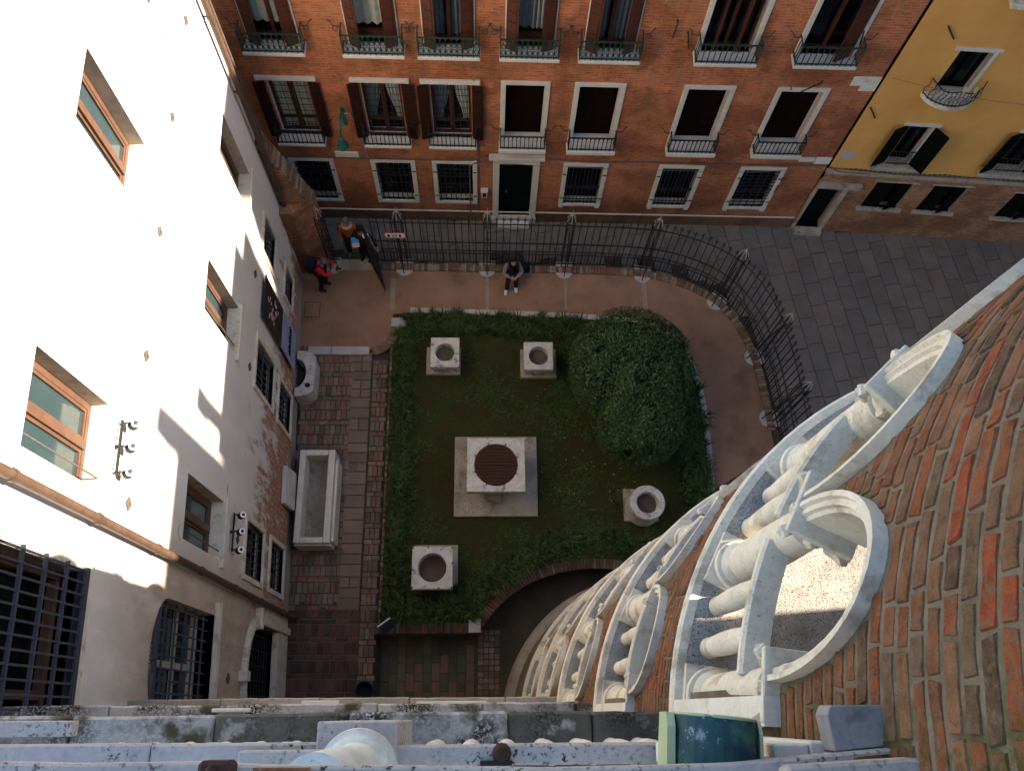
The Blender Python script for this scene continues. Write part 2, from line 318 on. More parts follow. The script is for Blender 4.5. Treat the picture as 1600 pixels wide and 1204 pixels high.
# ------------------------------------------------------------ mesh helpers
class MB:
    def __init__(s): s.v = []; s.f = []; s.mi = []; s.cur = 0
    def add(s, vs, fs):
        o = len(s.v); s.v += [tuple(v) for v in vs]
        for f in fs: s.f.append(tuple(i + o for i in f)); s.mi.append(s.cur)
        return s
    def box(s, x0, x1, y0, y1, z0, z1, M=None):
        vs = [Vector(p) for p in ((x0, y0, z0), (x1, y0, z0), (x1, y1, z0), (x0, y1, z0), (x0, y0, z1), (x1, y0, z1), (x1, y1, z1), (x0, y1, z1))]
        if M: vs = [M @ v for v in vs]
        return s.add(vs, [(0, 3, 2, 1), (4, 5, 6, 7), (0, 1, 5, 4), (1, 2, 6, 5), (2, 3, 7, 6), (3, 0, 4, 7)])
    def prism(s, poly, z0, z1, M=None):
        n = len(poly)
        ar = sum(poly[i][0] * poly[(i + 1) % n][1] - poly[(i + 1) % n][0] * poly[i][1] for i in range(n))
        if ar < 0: poly = poly[::-1]
        vs = [Vector((p[0], p[1], z0)) for p in poly] + [Vector((p[0], p[1], z1)) for p in poly]
        if M: vs = [M @ v for v in vs]
        return s.add(vs, [tuple(range(n))[::-1], tuple(range(n, 2 * n))] + [(i, (i + 1) % n, n + (i + 1) % n, n + i) for i in range(n)])
    def tube(s, path, r, n=6, cap=True):
        path = [Vector(p) for p in path]; rs = r if isinstance(r, (list, tuple)) else [r] * len(path)
        rings = []; up = None
        for i, p in enumerate(path):
            d = (path[min(i + 1, len(path) - 1)] - path[max(i - 1, 0)]).normalized()
            a = up if up and abs(up.dot(d)) < 0.95 else (Vector((0, 0, 1)) if abs(d.z) < 0.9 else Vector((1, 0, 0)))
            x = a.cross(d).normalized(); y = d.cross(x); up = a
            rings.append([p + (x * cos(2 * pi * k / n) + y * sin(2 * pi * k / n)) * rs[i] for k in range(n)])
        vs = [q for rr in rings for q in rr]; fs = []
        for i in range(len(path) - 1):
            for k in range(n): fs.append((i * n + k, i * n + (k + 1) % n, (i + 1) * n + (k + 1) % n, (i + 1) * n + k))
        if cap: fs += [tuple(range(n))[::-1], tuple(range((len(path) - 1) * n, len(path) * n))]
        return s.add(vs, fs)
    def lathe(s, prof, n=20, c=(0, 0, 0), M=None, closed=False):
        vs = []
        for r, z in prof:
            for k in range(n): vs.append(Vector((c[0] + r * cos(2 * pi * k / n), c[1] + r * sin(2 * pi * k / n), c[2] + z)))
        if M: vs = [M @ v for v in vs]
        m = len(prof); fs = []
        for i in range(m if closed else m - 1):
            j = (i + 1) % m
            for k in range(n): fs.append((i * n + k, i * n + (k + 1) % n, j * n + (k + 1) % n, j * n + k))
        if not closed:
            if prof[0][0] > 1e-3: fs.append(tuple(range(n))[::-1])
            if prof[-1][0] > 1e-3 and not (m == 2 and prof[0][1] == prof[1][1]): fs.append(tuple(range((m - 1) * n, m * n)))
        return s.add(vs, fs)
    def mesh(s, name, mats, smooth=False):
        me = bpy.data.meshes.new(name); me.from_pydata(s.v, [], s.f)
        if isinstance(mats, str): mats = [mats]
        for m in mats: me.materials.append(MATS[m])
        if len(mats) > 1: me.polygons.foreach_set('material_index', s.mi)
        if smooth: me.polygons.foreach_set('use_smooth', [True] * len(me.polygons))
        me.update(); return me
    def build(s, name, mats, parent=None, loc=None, rz=0, bevel=0, smooth=False, stuff=False):
        return obj(name, s.mesh(name, mats, smooth), parent, loc, rz, bevel, smooth, stuff)
def obj(name, me, parent=None, loc=None, rz=0, bevel=0, smooth=False, stuff=False):
    o = bpy.data.objects.new(name, me); COL.objects.link(o); o.parent = parent
    if loc is not None: o.location = loc
    if rz: o.rotation_euler = (0, 0, rz)
    if bevel:
        b = o.modifiers.new('bevel', 'BEVEL'); b.width = bevel; b.segments = 1 if bevel < .02 else 2; b.limit_method = 'ANGLE'; b.angle_limit = radians(40)
    if smooth:
        try:
            e = o.modifiers.new('split', 'EDGE_SPLIT'); e.split_angle = radians(40)
        except Exception: pass
    if stuff: o['kind'] = 'stuff'
    return o
def tag(o, label, cat=None, group=None, kind=None):
    if label: o['label'] = label
    if cat: o['category'] = cat
    if group: o['group'] = group
    if kind: o['kind'] = kind
    return o
def thing(name, label, cat, loc=(0, 0, 0), rz=0, group=None):
    o = bpy.data.objects.new(name, None); COL.objects.link(o); o.location = loc; o.rotation_euler = (0, 0, rz)
    return tag(o, label, cat, group)
def copy_tree(o, parent=None):
    c = o.copy(); COL.objects.link(c); c.parent = parent
    for ch in o.children: copy_tree(ch, c)
    return c
def struct(o): o['kind'] = 'structure'; return o

def wall(u0, u1, z0, z1, holes, depth=0.3, mb=None):
    """outer skin in the plane y=0 (outside is -y) with reveals going in to y=depth"""
    mb = mb or MB()
    us = sorted({u0, u1, *[h[0] for h in holes], *[h[1] for h in holes]}); zs = sorted({z0, z1, *[h[2] for h in holes], *[h[3] for h in holes]})
    us = [u for u in us if u0 <= u <= u1]; zs = [z for z in zs if z0 <= z <= z1]
    for i in range(len(us) - 1):
        for j in range(len(zs) - 1):
            a, b, c, d = us[i], us[i + 1], zs[j], zs[j + 1]; mu, mz = (a + b) / 2, (c + d) / 2
            if any(h[0] < mu < h[1] and h[2] < mz < h[3] for h in holes): continue
            mb.add([(a, 0, c), (b, 0, c), (b, 0, d), (a, 0, d)], [(0, 1, 2, 3)])
    mb.cur = 1
    for a, b, c, d in holes:
        b_, d_ = min(b, u1), min(d, z1); a_ = max(a, u0)
        mb.add([(a_, 0, c), (a_, depth, c), (a_, depth, d_), (a_, 0, d_)], [(0, 1, 2, 3)])
        mb.add([(b_, 0, c), (b_, depth, c), (b_, depth, d_), (b_, 0, d_)], [(3, 2, 1, 0)])
        mb.add([(a_, 0, c), (b_, 0, c), (b_, depth, c), (a_, depth, c)], [(0, 1, 2, 3)])
        mb.add([(a_, 0, d_), (b_, 0, d_), (b_, depth, d_), (a_, depth, d_)], [(3, 2, 1, 0)])
    mb.cur = 0
    return mb
def frame_mb(u0, u1, z0, z1, w, y0, y1, mb=None, sill=True):
    """four butted boards round an opening u0..u1, z0..z1 (outer size)"""
    mb = mb or MB()
    mb.box(u0, u0 + w, y0, y1, z0 + w, z1 - w); mb.box(u1 - w, u1, y0, y1, z0 + w, z1 - w)
    mb.box(u0, u1, y0, y1, z1 - w, z1); mb.box(u0, u1, y0, y1, z0, z0 + w)
    return mb

# ============================================================ LARGE STRUCTURE
# ------------------------------------------------------------ white building on the left
AL = 0.0374
LO = Vector((-4.93, 5.0, 0)) - 5.0 * Vector((-sin(AL), cos(AL), 0)); LRZ = pi / 2 + AL
ML = Matrix.Translation(LO) @ Matrix.Rotation(LRZ, 4, 'Z')
def arch_fill(mb, u0, u1, zs, zt, depth, n=14, mcur=0):
    c = (u0 + u1) / 2; a = (u1 - u0) / 2; r = zt - zs
    P = [(c - a * cos(pi * k / n), zs + r * sin(pi * k / n)) for k in range(n + 1)]
    for k in range(n):
        (p, q), (p2, q2) = P[k], P[k + 1]
        mb.add([(p, 0.0, q), (p2, 0.0, q2), (p2, 0.0, zt), (p, 0.0, zt)], [(0, 1, 2, 3)])
        mb.cur = 1; mb.add([(p, 0, q), (p2, 0, q2), (p2, depth, q2), (p, depth, q)], [(0, 3, 2, 1)]); mb.cur = mcur
wb = thing('white_building', 'tall white rendered palazzo wall on the left, sunlit above, stained with bare brick patches below', 'building', LO, LRZ)
row1 = [(2.66, 3.80, 11.25, 13.2), (6.84, 7.91, 11.15, 13.15), (10.1, 11.15, 11.1, 13.1)]
row2 = [(2.68, 3.76, 5.95, 8.02), (6.78, 7.78, 5.9, 7.97), (10.14, 11.04, 5.85, 7.88)]
small = [(2.68, 3.76, 2.9, 4.33), (6.70, 7.78, 2.78, 4.42), (9.98, 10.86, 3.34, 4.46),
         (2.70, 3.76, 0.86, 2.2), (6.66, 7.66, 0.84, 2.2), (9.98, 10.78, 1.28, 2.2)]
big = (-1.3, 1.62, 11.5, 14.6); lun = (-0.10, 1.70, 6.0, 8.98); por = (-0.35, 1.84, 0.12, 3.86)
mb = wall(-4.5, 12.3, 0.0, 16.2, row1 + row2 + small + [big, lun, por], 0.34)
arch_fill(mb, lun[0], lun[1], 8.38, lun[3], 0.34); arch_fill(mb, por[0], por[1], 2.95, por[3], 0.34)
mb.cur = 0
mb.box(12.3, 12.301, 0, 5, 0, 16.2); mb.box(-4.5, 12.3, 5, 5.1, 0, 16.2); mb.box(-4.5, 12.3, 0.0, 5, 16.2, 16.4)
mb.build('wall', ['lime_render', 'inner_reveal'], wb)
MB().box(-4.4, 12.2, 0.9, 1.0, 0, 16.1).build('dark_backing', 'dark_room', wb)  # dark sheet behind the windows; unlit rooms put into its colour
for i, (a, b, c, d) in enumerate(row1 + row2):
    w = frame_mb(a, b, c, d, 0.09, 0.22, 0.33); m = (a + b) / 2
    w.box(m - 0.06, m + 0.06, 0.19, 0.30, c + 0.09, d - 0.09)
    for q in (a + .12, m + .09): w.box(q, q + .03, .25, .28, c + .09, d - .09); 
    for x0, x1 in ((a + .09, m - .06), (m + .06, b - .09)): frame_mb(x0, x1, c + .09, d - .09, .045, .23, .29, w)
    wf = w.build('window', 'casement_wood', wb)
    for x0, x1 in ((a + .09, m - .06), (m + .06, b - .09)):
        MB().box(x0 + .045, x1 - .045, 0.262, 0.268, c + .135, d - .135).build('pane', 'glass_teal', wf)
    MB().box(a - 0.14, b + 0.14, -0.07, 0.30, c - 0.10, c + 0.004).build('sill', 'istrian', wf, bevel=.012)
    k = MB(); k.tube([(a + .16, 0.03, c), (a + .16, 0.03, d)], 0.011, 5)
    if i in (0, 3, 4): k.build('stay_rod', 'cable_grey', wf)
def grille(u0, u1, z0, z1, y, nu, nz, r=0.011):
    g = MB()
    for i in range(nu): x = u0 + (u1 - u0) * (i + .5) / nu; g.box(x - r, x + r, y - r, y + r, z0, z1)
    for i in range(nz): z = z0 + (z1 - z0) * (i + .5) / nz; g.box(u0, u1, y - r * 1.2, y + r * 1.2, z - r, z + r)
    return g
for i, (a, b, c, d) in enumerate(small):
    w = frame_mb(a - .11, b + .11, c - .11, d + .11, .11, -0.045, 0.10)
    wf = w.build('window', 'istrian', wb, bevel=.008)
    MB().box(a, b, .20, .21, c, d).build('pane', 'glass_dark', wf)
    k = frame_mb(a, b, c, d, .05, .16, .198); m = (a + b) / 2; k.box(m - .03, m + .03, .155, .199, c + .05, d - .05); k.build('casement', 'brown_wood_dark', wf)
    grille(a, b, c, d, .05, 7, 3).build('grille', 'grey_iron', wf)
# big grated window by the tower
a, b, c, d = big
w = MB(); w.box(a - .2, a, -.05, .2, c, d); w.box(b, b + .2, -.05, .2, c, d); w.box(a - .25, b + .25, -.09, .3, c - .24, c); wf = w.build('window', 'istrian', wb, bevel=.015)
g = MB()
for i in range(6): z = c + .06 + i * .50; g.box(a - .05, b + .03, -.14, -.10, z - .018, z + .018)
for i in range(21): x = a + (b - a) * (i + .93) / 21; g.box(x - .012, x + .012, -.125, -.105, c, d)
g.box(a, b + .03, -.14, .0, c - .001, c + .03); g.build('grille', 'grey_iron', wf)
k = frame_mb(a, b, c, d, .1, .2, .3); k.box(.2, .3, .2, .3, c + .1, d - .1); k.box(a + .1, .2, .21, .29, 12.9, 13.0); k.build('casement', 'casement_wood', wf)
MB().box(a, b, .31, .32, c, d).build('pane', 'glass_dark', wf)
MB().box(a, b + .1, -.16, .0, d - .05, d + .02).build('lintel', 'copper_pipe', wf)
# window with a half-round fan grille
a, b, c, d = lun; zs = 8.38; m = (a + b) / 2
w = MB(); w.box(a - .1, b + .22, -.08, .3, c - .2, c); wf = w.build('window', 'istrian', wb, bevel=.012)
g = grille(a, b, c, zs, .12, 10, 5, .013); g.box(a, b, .10, .15, zs - .03, zs + .03)
for k in range(21):
    t = pi * (k + .5) / 21; g.tube([(m, .12, zs), (m - .88 * cos(t), .12, zs + .58 * sin(t))], .010, 4)
g.tube([(m - .17 * cos(pi * k / 8), .12, zs + .15 * sin(pi * k / 8)) for k in range(9)], .018, 5)
g.build('grille', 'grey_iron', wf)
k = MB(); k.box(a, b, .30, .34, c, c + .25); k.box(a, b, .28, .34, zs - .35, zs - .15); k.box(m - .05, m + .05, .27, .34, c + .25, zs - .35); k.box(a, b, .28, .33, 7.05, 7.15); k.build('casement', 'inner_reveal', wf)
MB().box(a, b, .345, .35, c, d).build('pane', 'glass_teal', wf)
# portal
a, b, c, d = por
w = MB(); cz, rr = 2.95, d - 2.95; m = (a + b) / 2; hw = (b - a) / 2
for k in range(14):
    t0, t1 = pi * k / 14, pi * (k + 1) / 14
    p = [(m - (hw + e) * cos(t), cz + (rr + e) * sin(t)) for t, e in ((t0, 0), (t1, 0), (t1, .17), (t0, .17))]
    w.prism(p, -.30, .07, Matrix(((1, 0, 0, 0), (0, 0, 1, .2), (0, 1, 0, 0), (0, 0, 0, 1))))
w.box(a - .17, a, -.08, .1, 0, cz); w.box(b, b + .17, -.08, .1, 0, cz); w.box(b - .12, b + .32, -.14, .1, cz, cz + .16)
w.box(b + .17, b + .40, -.03, .1, 0.1, cz); w.box(m - .1, m + .1, -.16, .1, d + .02, d + .32)
wf = w.build('portal', 'istrian', wb, bevel=.015)
MB().box(a, b, -.02, .12, 0.0, 1.05).build('parapet', 'istrian', wf, bevel=.01)
grille(a, b, 1.05, 3.3, .2, 7, 9, .012).build('grille', 'dark_iron', wf)
MB().box(a, b, .33, .34, 0, d).build('door', 'brown_wood_dark', wf)
for u_, z1 in ((2.26, 16.0), (11.98, 16.0)):
    p = MB(); p.tube([(u_, -.13, z1), (u_, -.13, .25), (u_, -.26, .08)], .062, 10)
    for z in [1.2 + 2.05 * i for i in range(8)]: p.tube([(u_, -.13, z - .035), (u_, -.13, z + .035)], .075, 10); p.box(u_ - .01, u_ + .01, -.10, .02, z, z + .03)
    p.build('downpipe', 'copper_pipe', wb, smooth=True)
MB().tube([(12.25, -.10, 16), (12.25, -.10, 0.2)], .05, 8).build('drain', 'old_pipe', wb, smooth=True)
am = None
for u_, z_ in [(11.15, 10.19), (9.06, 10.3), (6.95, 10.29), (4.9, 10.27), (2.71, 10.31), (6.92, 4.86), (3.26, 4.91), (.67, 4.93), (9.1, 4.9)]:
    if am is None:
        k = MB(); k.box(-.07, .07, -.025, 0, -.07, .07); k.tube([(0, -.04, 0), (0, .0, 0)], .025, 6); am = k.mesh('anchor_plate', 'cable_grey')
    o = obj('anchor_plate', am, wb, (u_, 0, z_)); o.rotation_euler = (0, radians(45), 0)
# plaster ribs left round the upper windows
for u_, z_ in ((3.95, 13.3), (3.0, 13.45), (7.0, 13.3), (2.62, 8.15), (3.9, 5.7), (6.6, 5.6), (11.2, 7.98)):
    k = MB(); k.tube([(u_, -.006, z_), (u_ + .08, -.010, z_ + .1), (u_ + .22, -.010, z_ + .12), (u_ + .26, -.006, z_ + .03)], .010, 4); k.build('plaster_scar', 'inner_reveal', wb)

# ------------------------------------------------------------ red brick palazzo
AR = -0.01264; RO = Vector((0, 13.5, 0))
MR = Matrix.Translation(RO) @ Matrix.Rotation(AR, 4, 'Z')
rh = thing('brick_house', 'long red brick palazzo across the lane, seven window bays with stone frames and brown shutters', 'building', RO, AR)
cols = [(-5.15, -4.0), (-3.02, -1.88), (-1.42, -.26), (.33, 1.45), (2.03, 3.19), (4.54, 5.72), (6.70, 7.90)]
holesR = []
G0 = [(a + .11, b - .11, 1.06, 2.82) for i, (a, b) in enumerate(cols) if i != 3]
F1 = [(a + .11, b - .11, 3.90, 5.90) for a, b in cols]
F2 = [(a + .08, b - .02, 7.10, 9.6) for a, b in cols]
F3 = [(a + .08, b - .02, 10.7, 12.7) for a, b in cols]
DR = (.34, 1.23, .36, 2.88)
mb = wall(-9.0, 8.93, 0, 13.4, G0 + F1 + F2 + F3 + [DR], 0.30)
mb.box(-9, 8.93, 5, 5.1, 0, 13.4); mb.box(8.929, 8.93, .05, 5, 0, 13.4)
mb.build('wall', ['facade_brick', 'frame_stone'], rh)
MB().box(-8.9, 8.85, .8, .9, 0, 13.3).build('dark_backing', 'dark_room', rh)  # near-black sheet standing in for the unlit rooms
k = MB(); k.box(-9.2, 9.0, -.25, 5.3, 13.4, 13.6); k.build('roof', 'roof_tile', rh)
MB().box(-9, 8.93, -.035, 0, .50, .55).build('string_course', 'frame_stone', rh, bevel=.01)
def win_part(w, name='window', mat='frame_stone'): return w.build(name, mat, rh, bevel=.008)
def railing(parent, u0, u1, z, d, h, mat, nb, scroll=False, s_curve=False):
    r = MB()
    for zz in (z + .05, z + h): r.box(u0, u1, -d - .012, -d + .012, zz - .012, zz + .012); r.box(u0 - .012, u0 + .012, -d, 0, zz - .012, zz + .012); r.box(u1 - .012, u1 + .012, -d, 0, zz - .012, zz + .012)
    for i in range(nb + 1):
        x = u0 + (u1 - u0) * i / nb; r.box(x - .009, x + .009, -d - .009, -d + .009, z, z + h)
        if i < nb: xm = x + (u1 - u0) / nb / 2; q = (u1 - u0) / nb / 2 - .01; r.tube([(xm - q * cos(pi * k / 5), -d, z + h - .07 + .05 * sin(pi * k / 5)) for k in range(6)], .008, 4)
    for yy in (-d * .35, -d * .7):
        for x in (u0, u1): r.box(x - .009, x + .009, yy - .009, yy + .009, z, z + h)
    if scroll:
        for i in range(nb):
            xm = u0 + (u1 - u0) * (i + .5) / nb
            for zz in (z + .16, z + .34): r.tube([(xm + .045 * cos(k * pi / 3), -d, zz + .075 * sin(k * pi / 3)) for k in range(7)], .009, 4)
    for x, sgn in ((u0, -1), (u1, 1)):      # shutter hooks at the ends
        r.tube([(x, -.1, z + h), (x + sgn * .16, -.09, z + h + .01), (x + sgn * .20, -.06, z + h + .09), (x + sgn * .26, 0, z + h + .09)], .012, 5)
        if scroll: r.tube([(x + sgn * (.12 + .06 * cos(k * pi / 4)), -.08, z + h - .07 + .06 * sin(k * pi / 4)) for k in range(9)], .009, 4)
    return r.build('railing', mat, parent)
def shutter(parent, hinge_u, z0, z1, w, ang, side, mat='brown_wood', npan=8, y=-.02):
    """leaf hinged at hinge_u; ang 0 = shut, 180 = folded flat on the wall; boards are pieces of their own mesh"""
    m = MB(); sg = 1 if side < 0 else -1
    m.box(0, w * sg, -.022, .0, 0, z1 - z0) if sg > 0 else m.box(w * sg, 0, -.022, 0, 0, z1 - z0)
    n = npan; hh = (z1 - z0) / n
    lo, hi = (0.05, w - .05) if sg > 0 else (-w + .05, -.05)
    for i in range(n): m.box(lo, hi, -.036, -.0225, i * hh + .012, (i + 1) * hh - .012); m.box(lo, hi, .0005, .014, i * hh + .012, (i + 1) * hh - .012)
    o = m.build('shutter', mat, parent, (hinge_u, y, z0))
    o.rotation_euler = (0, 0, -radians(ang) if sg > 0 else radians(ang)); return o
def curtain(parent, u0, u1, z0, z1, y, mat, waist=None, hem=False):
    m = MB(); n = 24; rows = 10; vs = []
    for j in range(rows + 1):
        f = j / rows; z = z1 + (z0 - z1) * f
        for i in range(n + 1):
            g = i / n; a, b = u0, u1
            if waist == 'L': b = u1 - (u1 - u0) * .55 * sin(pi * min(1, f) * .5) ** 3
            if waist == 'R': a = u0 + (u1 - u0) * .55 * sin(pi * min(1, f) * .5) ** 3
            zz = z + (.05 * abs(sin(g * pi * 5)) if hem and j == rows else 0)
            vs.append((a + (b - a) * g, y + .025 * sin(g * pi * 9 + f), zz))
    m.add(vs, [(j * (n + 1) + i, j * (n + 1) + i + 1, (j + 1) * (n + 1) + i + 1, (j + 1) * (n + 1) + i) for j in range(rows) for i in range(n)])
    return m.build('curtain', mat, parent, smooth=False)
# ground floor windows
for i, (a, b, c, d) in enumerate(G0):
    w = frame_mb(a - .12, b + .12, c - .12, d + .12, .12, -.045, .08); w.box(a - .16, b + .16, -.09, .10, c - .15, c - .02) if 0 else None
    if i >= 3: w.box(a - .10, a + .02, -.05, .02, c - .20, c - .12); w.box(b - .02, b + .10, -.05, .02, c - .20, c - .12)
    wf = win_part(w)
    MB().box(a, b, .275, .285, c, d).build('pane', 'glass_dark', wf)
    g = MB()
    if i < 3:
        n = 7
        for k in range(n): x = a + (b - a) * (k + .5) / n; g.box(x - .011, x + .011, -.01, .012, c, d)
        for z in (c + .35, c + .8, c + 1.15, c + 1.3, d - .3): g.box(a - .05, b + .05, -.012, .014, z - .010, z + .010)
        for k in range(5):
            x = a + (b - a) * (k + .5) / 5
            for zz in (c + 1.22, d - .18, c + .55): g.tube([(x + .065 * cos(q * pi / 4), -.005, zz + .08 * sin(q * pi / 4)) for q in range(9)], .010, 4)
    else:
        n = 9 if i < 5 else 5
        for k in range(n): x = a + (b - a) * (k + .5) / n; g.box(x - .009, x + .009, -.03, -.012, c, d)
        for z in ((c + .22, c + .75, c + .82, d - .06) if i < 5 else [c + .1 + .155 * q for q in range(11)]): g.box(a - .04, b + .04, -.033, -.009, z - .010, z + .010)
        for k in range(9): x = a + (b - a) * k / 9; g.tube([(x, -.02, c + .74), (x + .09, -.02, c + .83)], .009, 4)
    g.build('grille', 'dark_iron', wf)
    for x in (a - .06, b + .06):
        for z in (c + .3, d - .35): MB().box(x - .045, x + .045, -.07, -.05, z - .012, z + .012).build('grille_pin', 'dark_iron', wf)
    MB().box(a, b, .08, .27, c, c + .03).build('sill', 'frame_stone', wf)
    cs = frame_mb(a, b, c + .03, d, .06, .2, .27); m_ = (a + b) / 2; cs.box(m_ - .035, m_ + .035, .2, .27, c + .09, d - .06); cs.build('casement', 'brown_wood_dark', wf)
# door
a, b, c, d = DR
w = MB(); w.box(a - .17, a, -.06, .12, 0.0, d + .0); w.box(b, b + .17, -.06, .12, 0.0, d); w.box(a - .17, b + .17, -.062, .12, d, d + .12)
w.box(a - .17, b + .17, -.03, .05, d + .12, d + .28); w.box(a - .28, b + .28, -.16, .05, d + .28, d + .37)
w.box(a - .19, a + .003, -.075, .12, 0, .3); w.box(b - .003, b + .19, -.075, .12, 0, .3); w.box(a, b, -.06, .25, .18, .36); w.box(a, b, -.28, -.062, 0.02, .17)
dp = win_part(w, 'doorway')
k = MB(); k.box(a, b, .18, .24, c, d)
for x0, x1 in ((a + .06, (a + b) / 2 - .05), ((a + b) / 2 + .05, b - .06)):
    for z0, z1 in ((c + .1, c + .8), (c + .9, c + 1.25), (c + 1.35, d - .1)): k.box(x0, x1, .16, .18, z0, z1)
k.build('door', 'door_green', dp)
MB().lathe([(.0, -.03), (.035, -.02), (.04, 0), (.03, .03), (0, .035)], 10).build('door_knob', 'casement_wood', dp, (a + .2, .13, c + 1.0))
pl = MB(); pl.prism([(.17 * cos(q * pi / 10), .045 * sin(q * pi / 10)) for q in range(20)], 0, .012, Matrix(((1, 0, 0, 0), (0, 0, -1, 0), (0, 1, 0, 0), (0, 0, 0, 1))))
npl = pl.build('number_plate', 'white_paint', dp, ((a + b) / 2, -.031, d + .20))
dg = MB()     # four worn digits on the oval plate
SEG = {'4': 'fgbc', '3': 'abgcd', '0': 'abcdef', '2': 'abged'}
def seg_text(mbx, txt, x0, z0, w, h, y, gap=.4, t=.15):
    for i, ch in enumerate(txt):
        x = x0 + i * w * (1 + gap); T = t * w
        R_ = dict(a=(0, w, h - T, h), g=(0, w, h / 2 - T / 2, h / 2 + T / 2), d=(0, w, 0, T), f=(0, T, h / 2, h), b=(w - T, w, h / 2, h), e=(0, T, 0, h / 2), c=(w - T, w, 0, h / 2))
        for s_ in SEG[ch]: q = R_[s_]; mbx.box(x + q[0], x + q[1], y - .003, y, z0 + q[2], z0 + q[3])
seg_text(dg, '4303', -.088, -.025, .035, .05, -.013, .35, .28); dg.build('digits', 'black_ink', npl)
# first floor
for i, (a, b, c, d) in enumerate(F1):
    if i < 3:
        w = MB(); w.box(a - .22, b + .22, -.07, .1, d, d + .11); wf = win_part(w)
        MB().box(a - .12, b + .12, -.32, .10, c - .09, c).build('sill', 'frame_stone', wf, bevel=.01)
        cs = frame_mb(a, b, c, d, .06, .14, .2); m_ = (a + b) / 2; cs.box(m_ - .05, m_ + .05, .13, .2, c + .06, d - .06); cs.box(a + .06, b - .06, .14, .2, c + .45, c + .50); cs.build('casement', 'brown_wood', wf)
        MB().box(a, b, .27, .275, c, d).build('pane', 'glass_dark', wf)
        curtain(wf, a + .05, m_ - (.06 if i == 0 else .02), c + (.1 if i == 0 else .38), d, .22, 'curtain_white' if i == 0 else 'curtain_blue', None if i == 0 else 'L')
        curtain(wf, m_ + .06, b - .03, c + .1 if i == 0 else c + .38, d, .22, 'curtain_white', None if i == 0 else 'R')
        k = MB()
        for q in range(9): z = c + .1 + q * .22; k.box(a, b, .105, .115, z - .006, z + .006)
        for q in range(5): x = a + (b - a) * (q + .5) / 5; k.box(x - .006, x + .006, .10, .11, c, d)
        k.build('grille', 'dark_iron', wf)
        shutter(wf, a - .03, c + .03, d - .02, .26, 166, -1, 'shutter_brown', 13, -.06); shutter(wf, b + .03, c + .03, d - .02, .26, 168, 1, 'shutter_brown', 13, -.06)
    else:
        w = frame_mb(a - .12, b + .12, c - .1, d + .12, .12, -.04, .12)
        wf = win_part(w)
        MB().box(a - .14, b + .14, -.34, -.042, c - .17, c - .04).build('sill', 'frame_stone', wf, bevel=.012)
        for x0, x1 in ((a, (a + b) / 2 - .004), ((a + b) / 2 + .004, b)):
            k = MB(); k.box(x0, x1, .20, .24, c, d)
            for q in range(3): z0 = c + .06 + q * .65; k.box(x0 + .06, x1 - .06, .185, .20, z0, z0 + .58)
            k.build('shutter', 'brown_wood_dark', wf)
    railing(wf, a - .1, b + .1, c - .04 if i > 2 else c, .29, .50, 'dark_iron', 11)
# second floor
for i, (a, b, c, d) in enumerate(F2):
    jw_ = .03 if i < 5 else .11; w = MB(); w.box(a - jw_, a, -.05, .12, c, d); w.box(b, b + jw_, -.05, .12, c, d); w.box(a - .11, b + .11, -.05, .12, d, d + .11)
    wf = win_part(w)
    MB().box(a - .14, b + .14, -.36, .2, c - .09, c).build('sill', 'frame_stone', wf, bevel=.012)
    railing(wf, a - .12, b + .12, c, .33, .55, 'green_iron', 11, i < 5)
    m_ = (a + b) / 2
    cs = frame_mb(a, b, c, d, .06, .16, .22); cs.box(m_ - .04, m_ + .04, .15, .22, c + .06, d - .06) if i not in (1, 3) else cs.box(a + .06, b - .06, .15, .22, c + .06, c + .22); cs.build('casement', 'brown_wood', wf)
    MB().box(a, b, .27, .275, c, d).build('pane', 'glass_dark', wf)
    if i in (0, 1, 3): curtain(wf, a + .06, b - .06, c + .28, d, .245, 'curtain_white' if i < 3 else 'curtain_blue', None, True)
    if i in (2, 4): curtain(wf, a + .06, m_ - .1, c + .05, d, .245, 'curtain_blue'); curtain(wf, m_, b - .06, c + .05, d, .245, 'curtain_blue')
    if i == 3: curtain(wf, m_, b - .08, c + .3, d, .24, 'curtain_white')
    if i == 6: curtain(wf, m_ + .1, b - .1, c + 1.4, d, .235, 'curtain_white')
    L, Rg = {0: (22, 26), 1: (24, 20), 2: (22, 20), 3: (26, 18), 4: (24, 22), 5: (None, None), 6: (None, 24)}[i]
    if L: shutter(wf, a + .01, c + .02, d, .27, L, -1, npan=9, y=-.06)
    if Rg: shutter(wf, b - .01, c + .02, d, .27 if i < 6 else .42, Rg, 1, npan=9, y=-.06)
    if i == 5:
        for x in (a + .28, b - .30): MB().box(x - .02, x + .02, -.02, .14, c, d).build('open_casement', 'brown_wood', wf)
# iron ties, quoin blocks, cables, ovals, lintel slab
for u_, z_, L_, an in ((-1.95, 8.35, .55, 8), (3.95, 7.75, .45, 2), (4.3, 7.42, .45, -14), (7.95, 7.65, .42, -10), (7.42, 6.08, .5, 50), (6.98, 6.0, .02, 0), (7.9, 2.0, .35, 0)):
    k = MB(); k.tube([(0, -.05, -L_ / 2), (0, -.05, L_ / 2)], .018, 5); k.tube([(0, -.05, L_ / 2), (0, 0.02, L_ / 2)], .018, 5)
    o = k.build('wall_tie', 'rusty_iron', rh, (u_, 0, z_)); o.rotation_euler = (0, radians(an), 0)
for q_ in ((8.3, 8.935, -.02, .1, 6.12, 6.42), (8.55, 8.936, -.02, .1, 5.95, 6.118), (8.1, 8.5, -.015, .1, 3.2, 3.38), (8.52, 8.935, -.02, .1, 3.12, 3.40), (-3.9, -3.3, -.03, .1, 2.98, 3.22)): MB().box(*q_).build('quoin_block', 'istrian_clean', rh, bevel=.01)
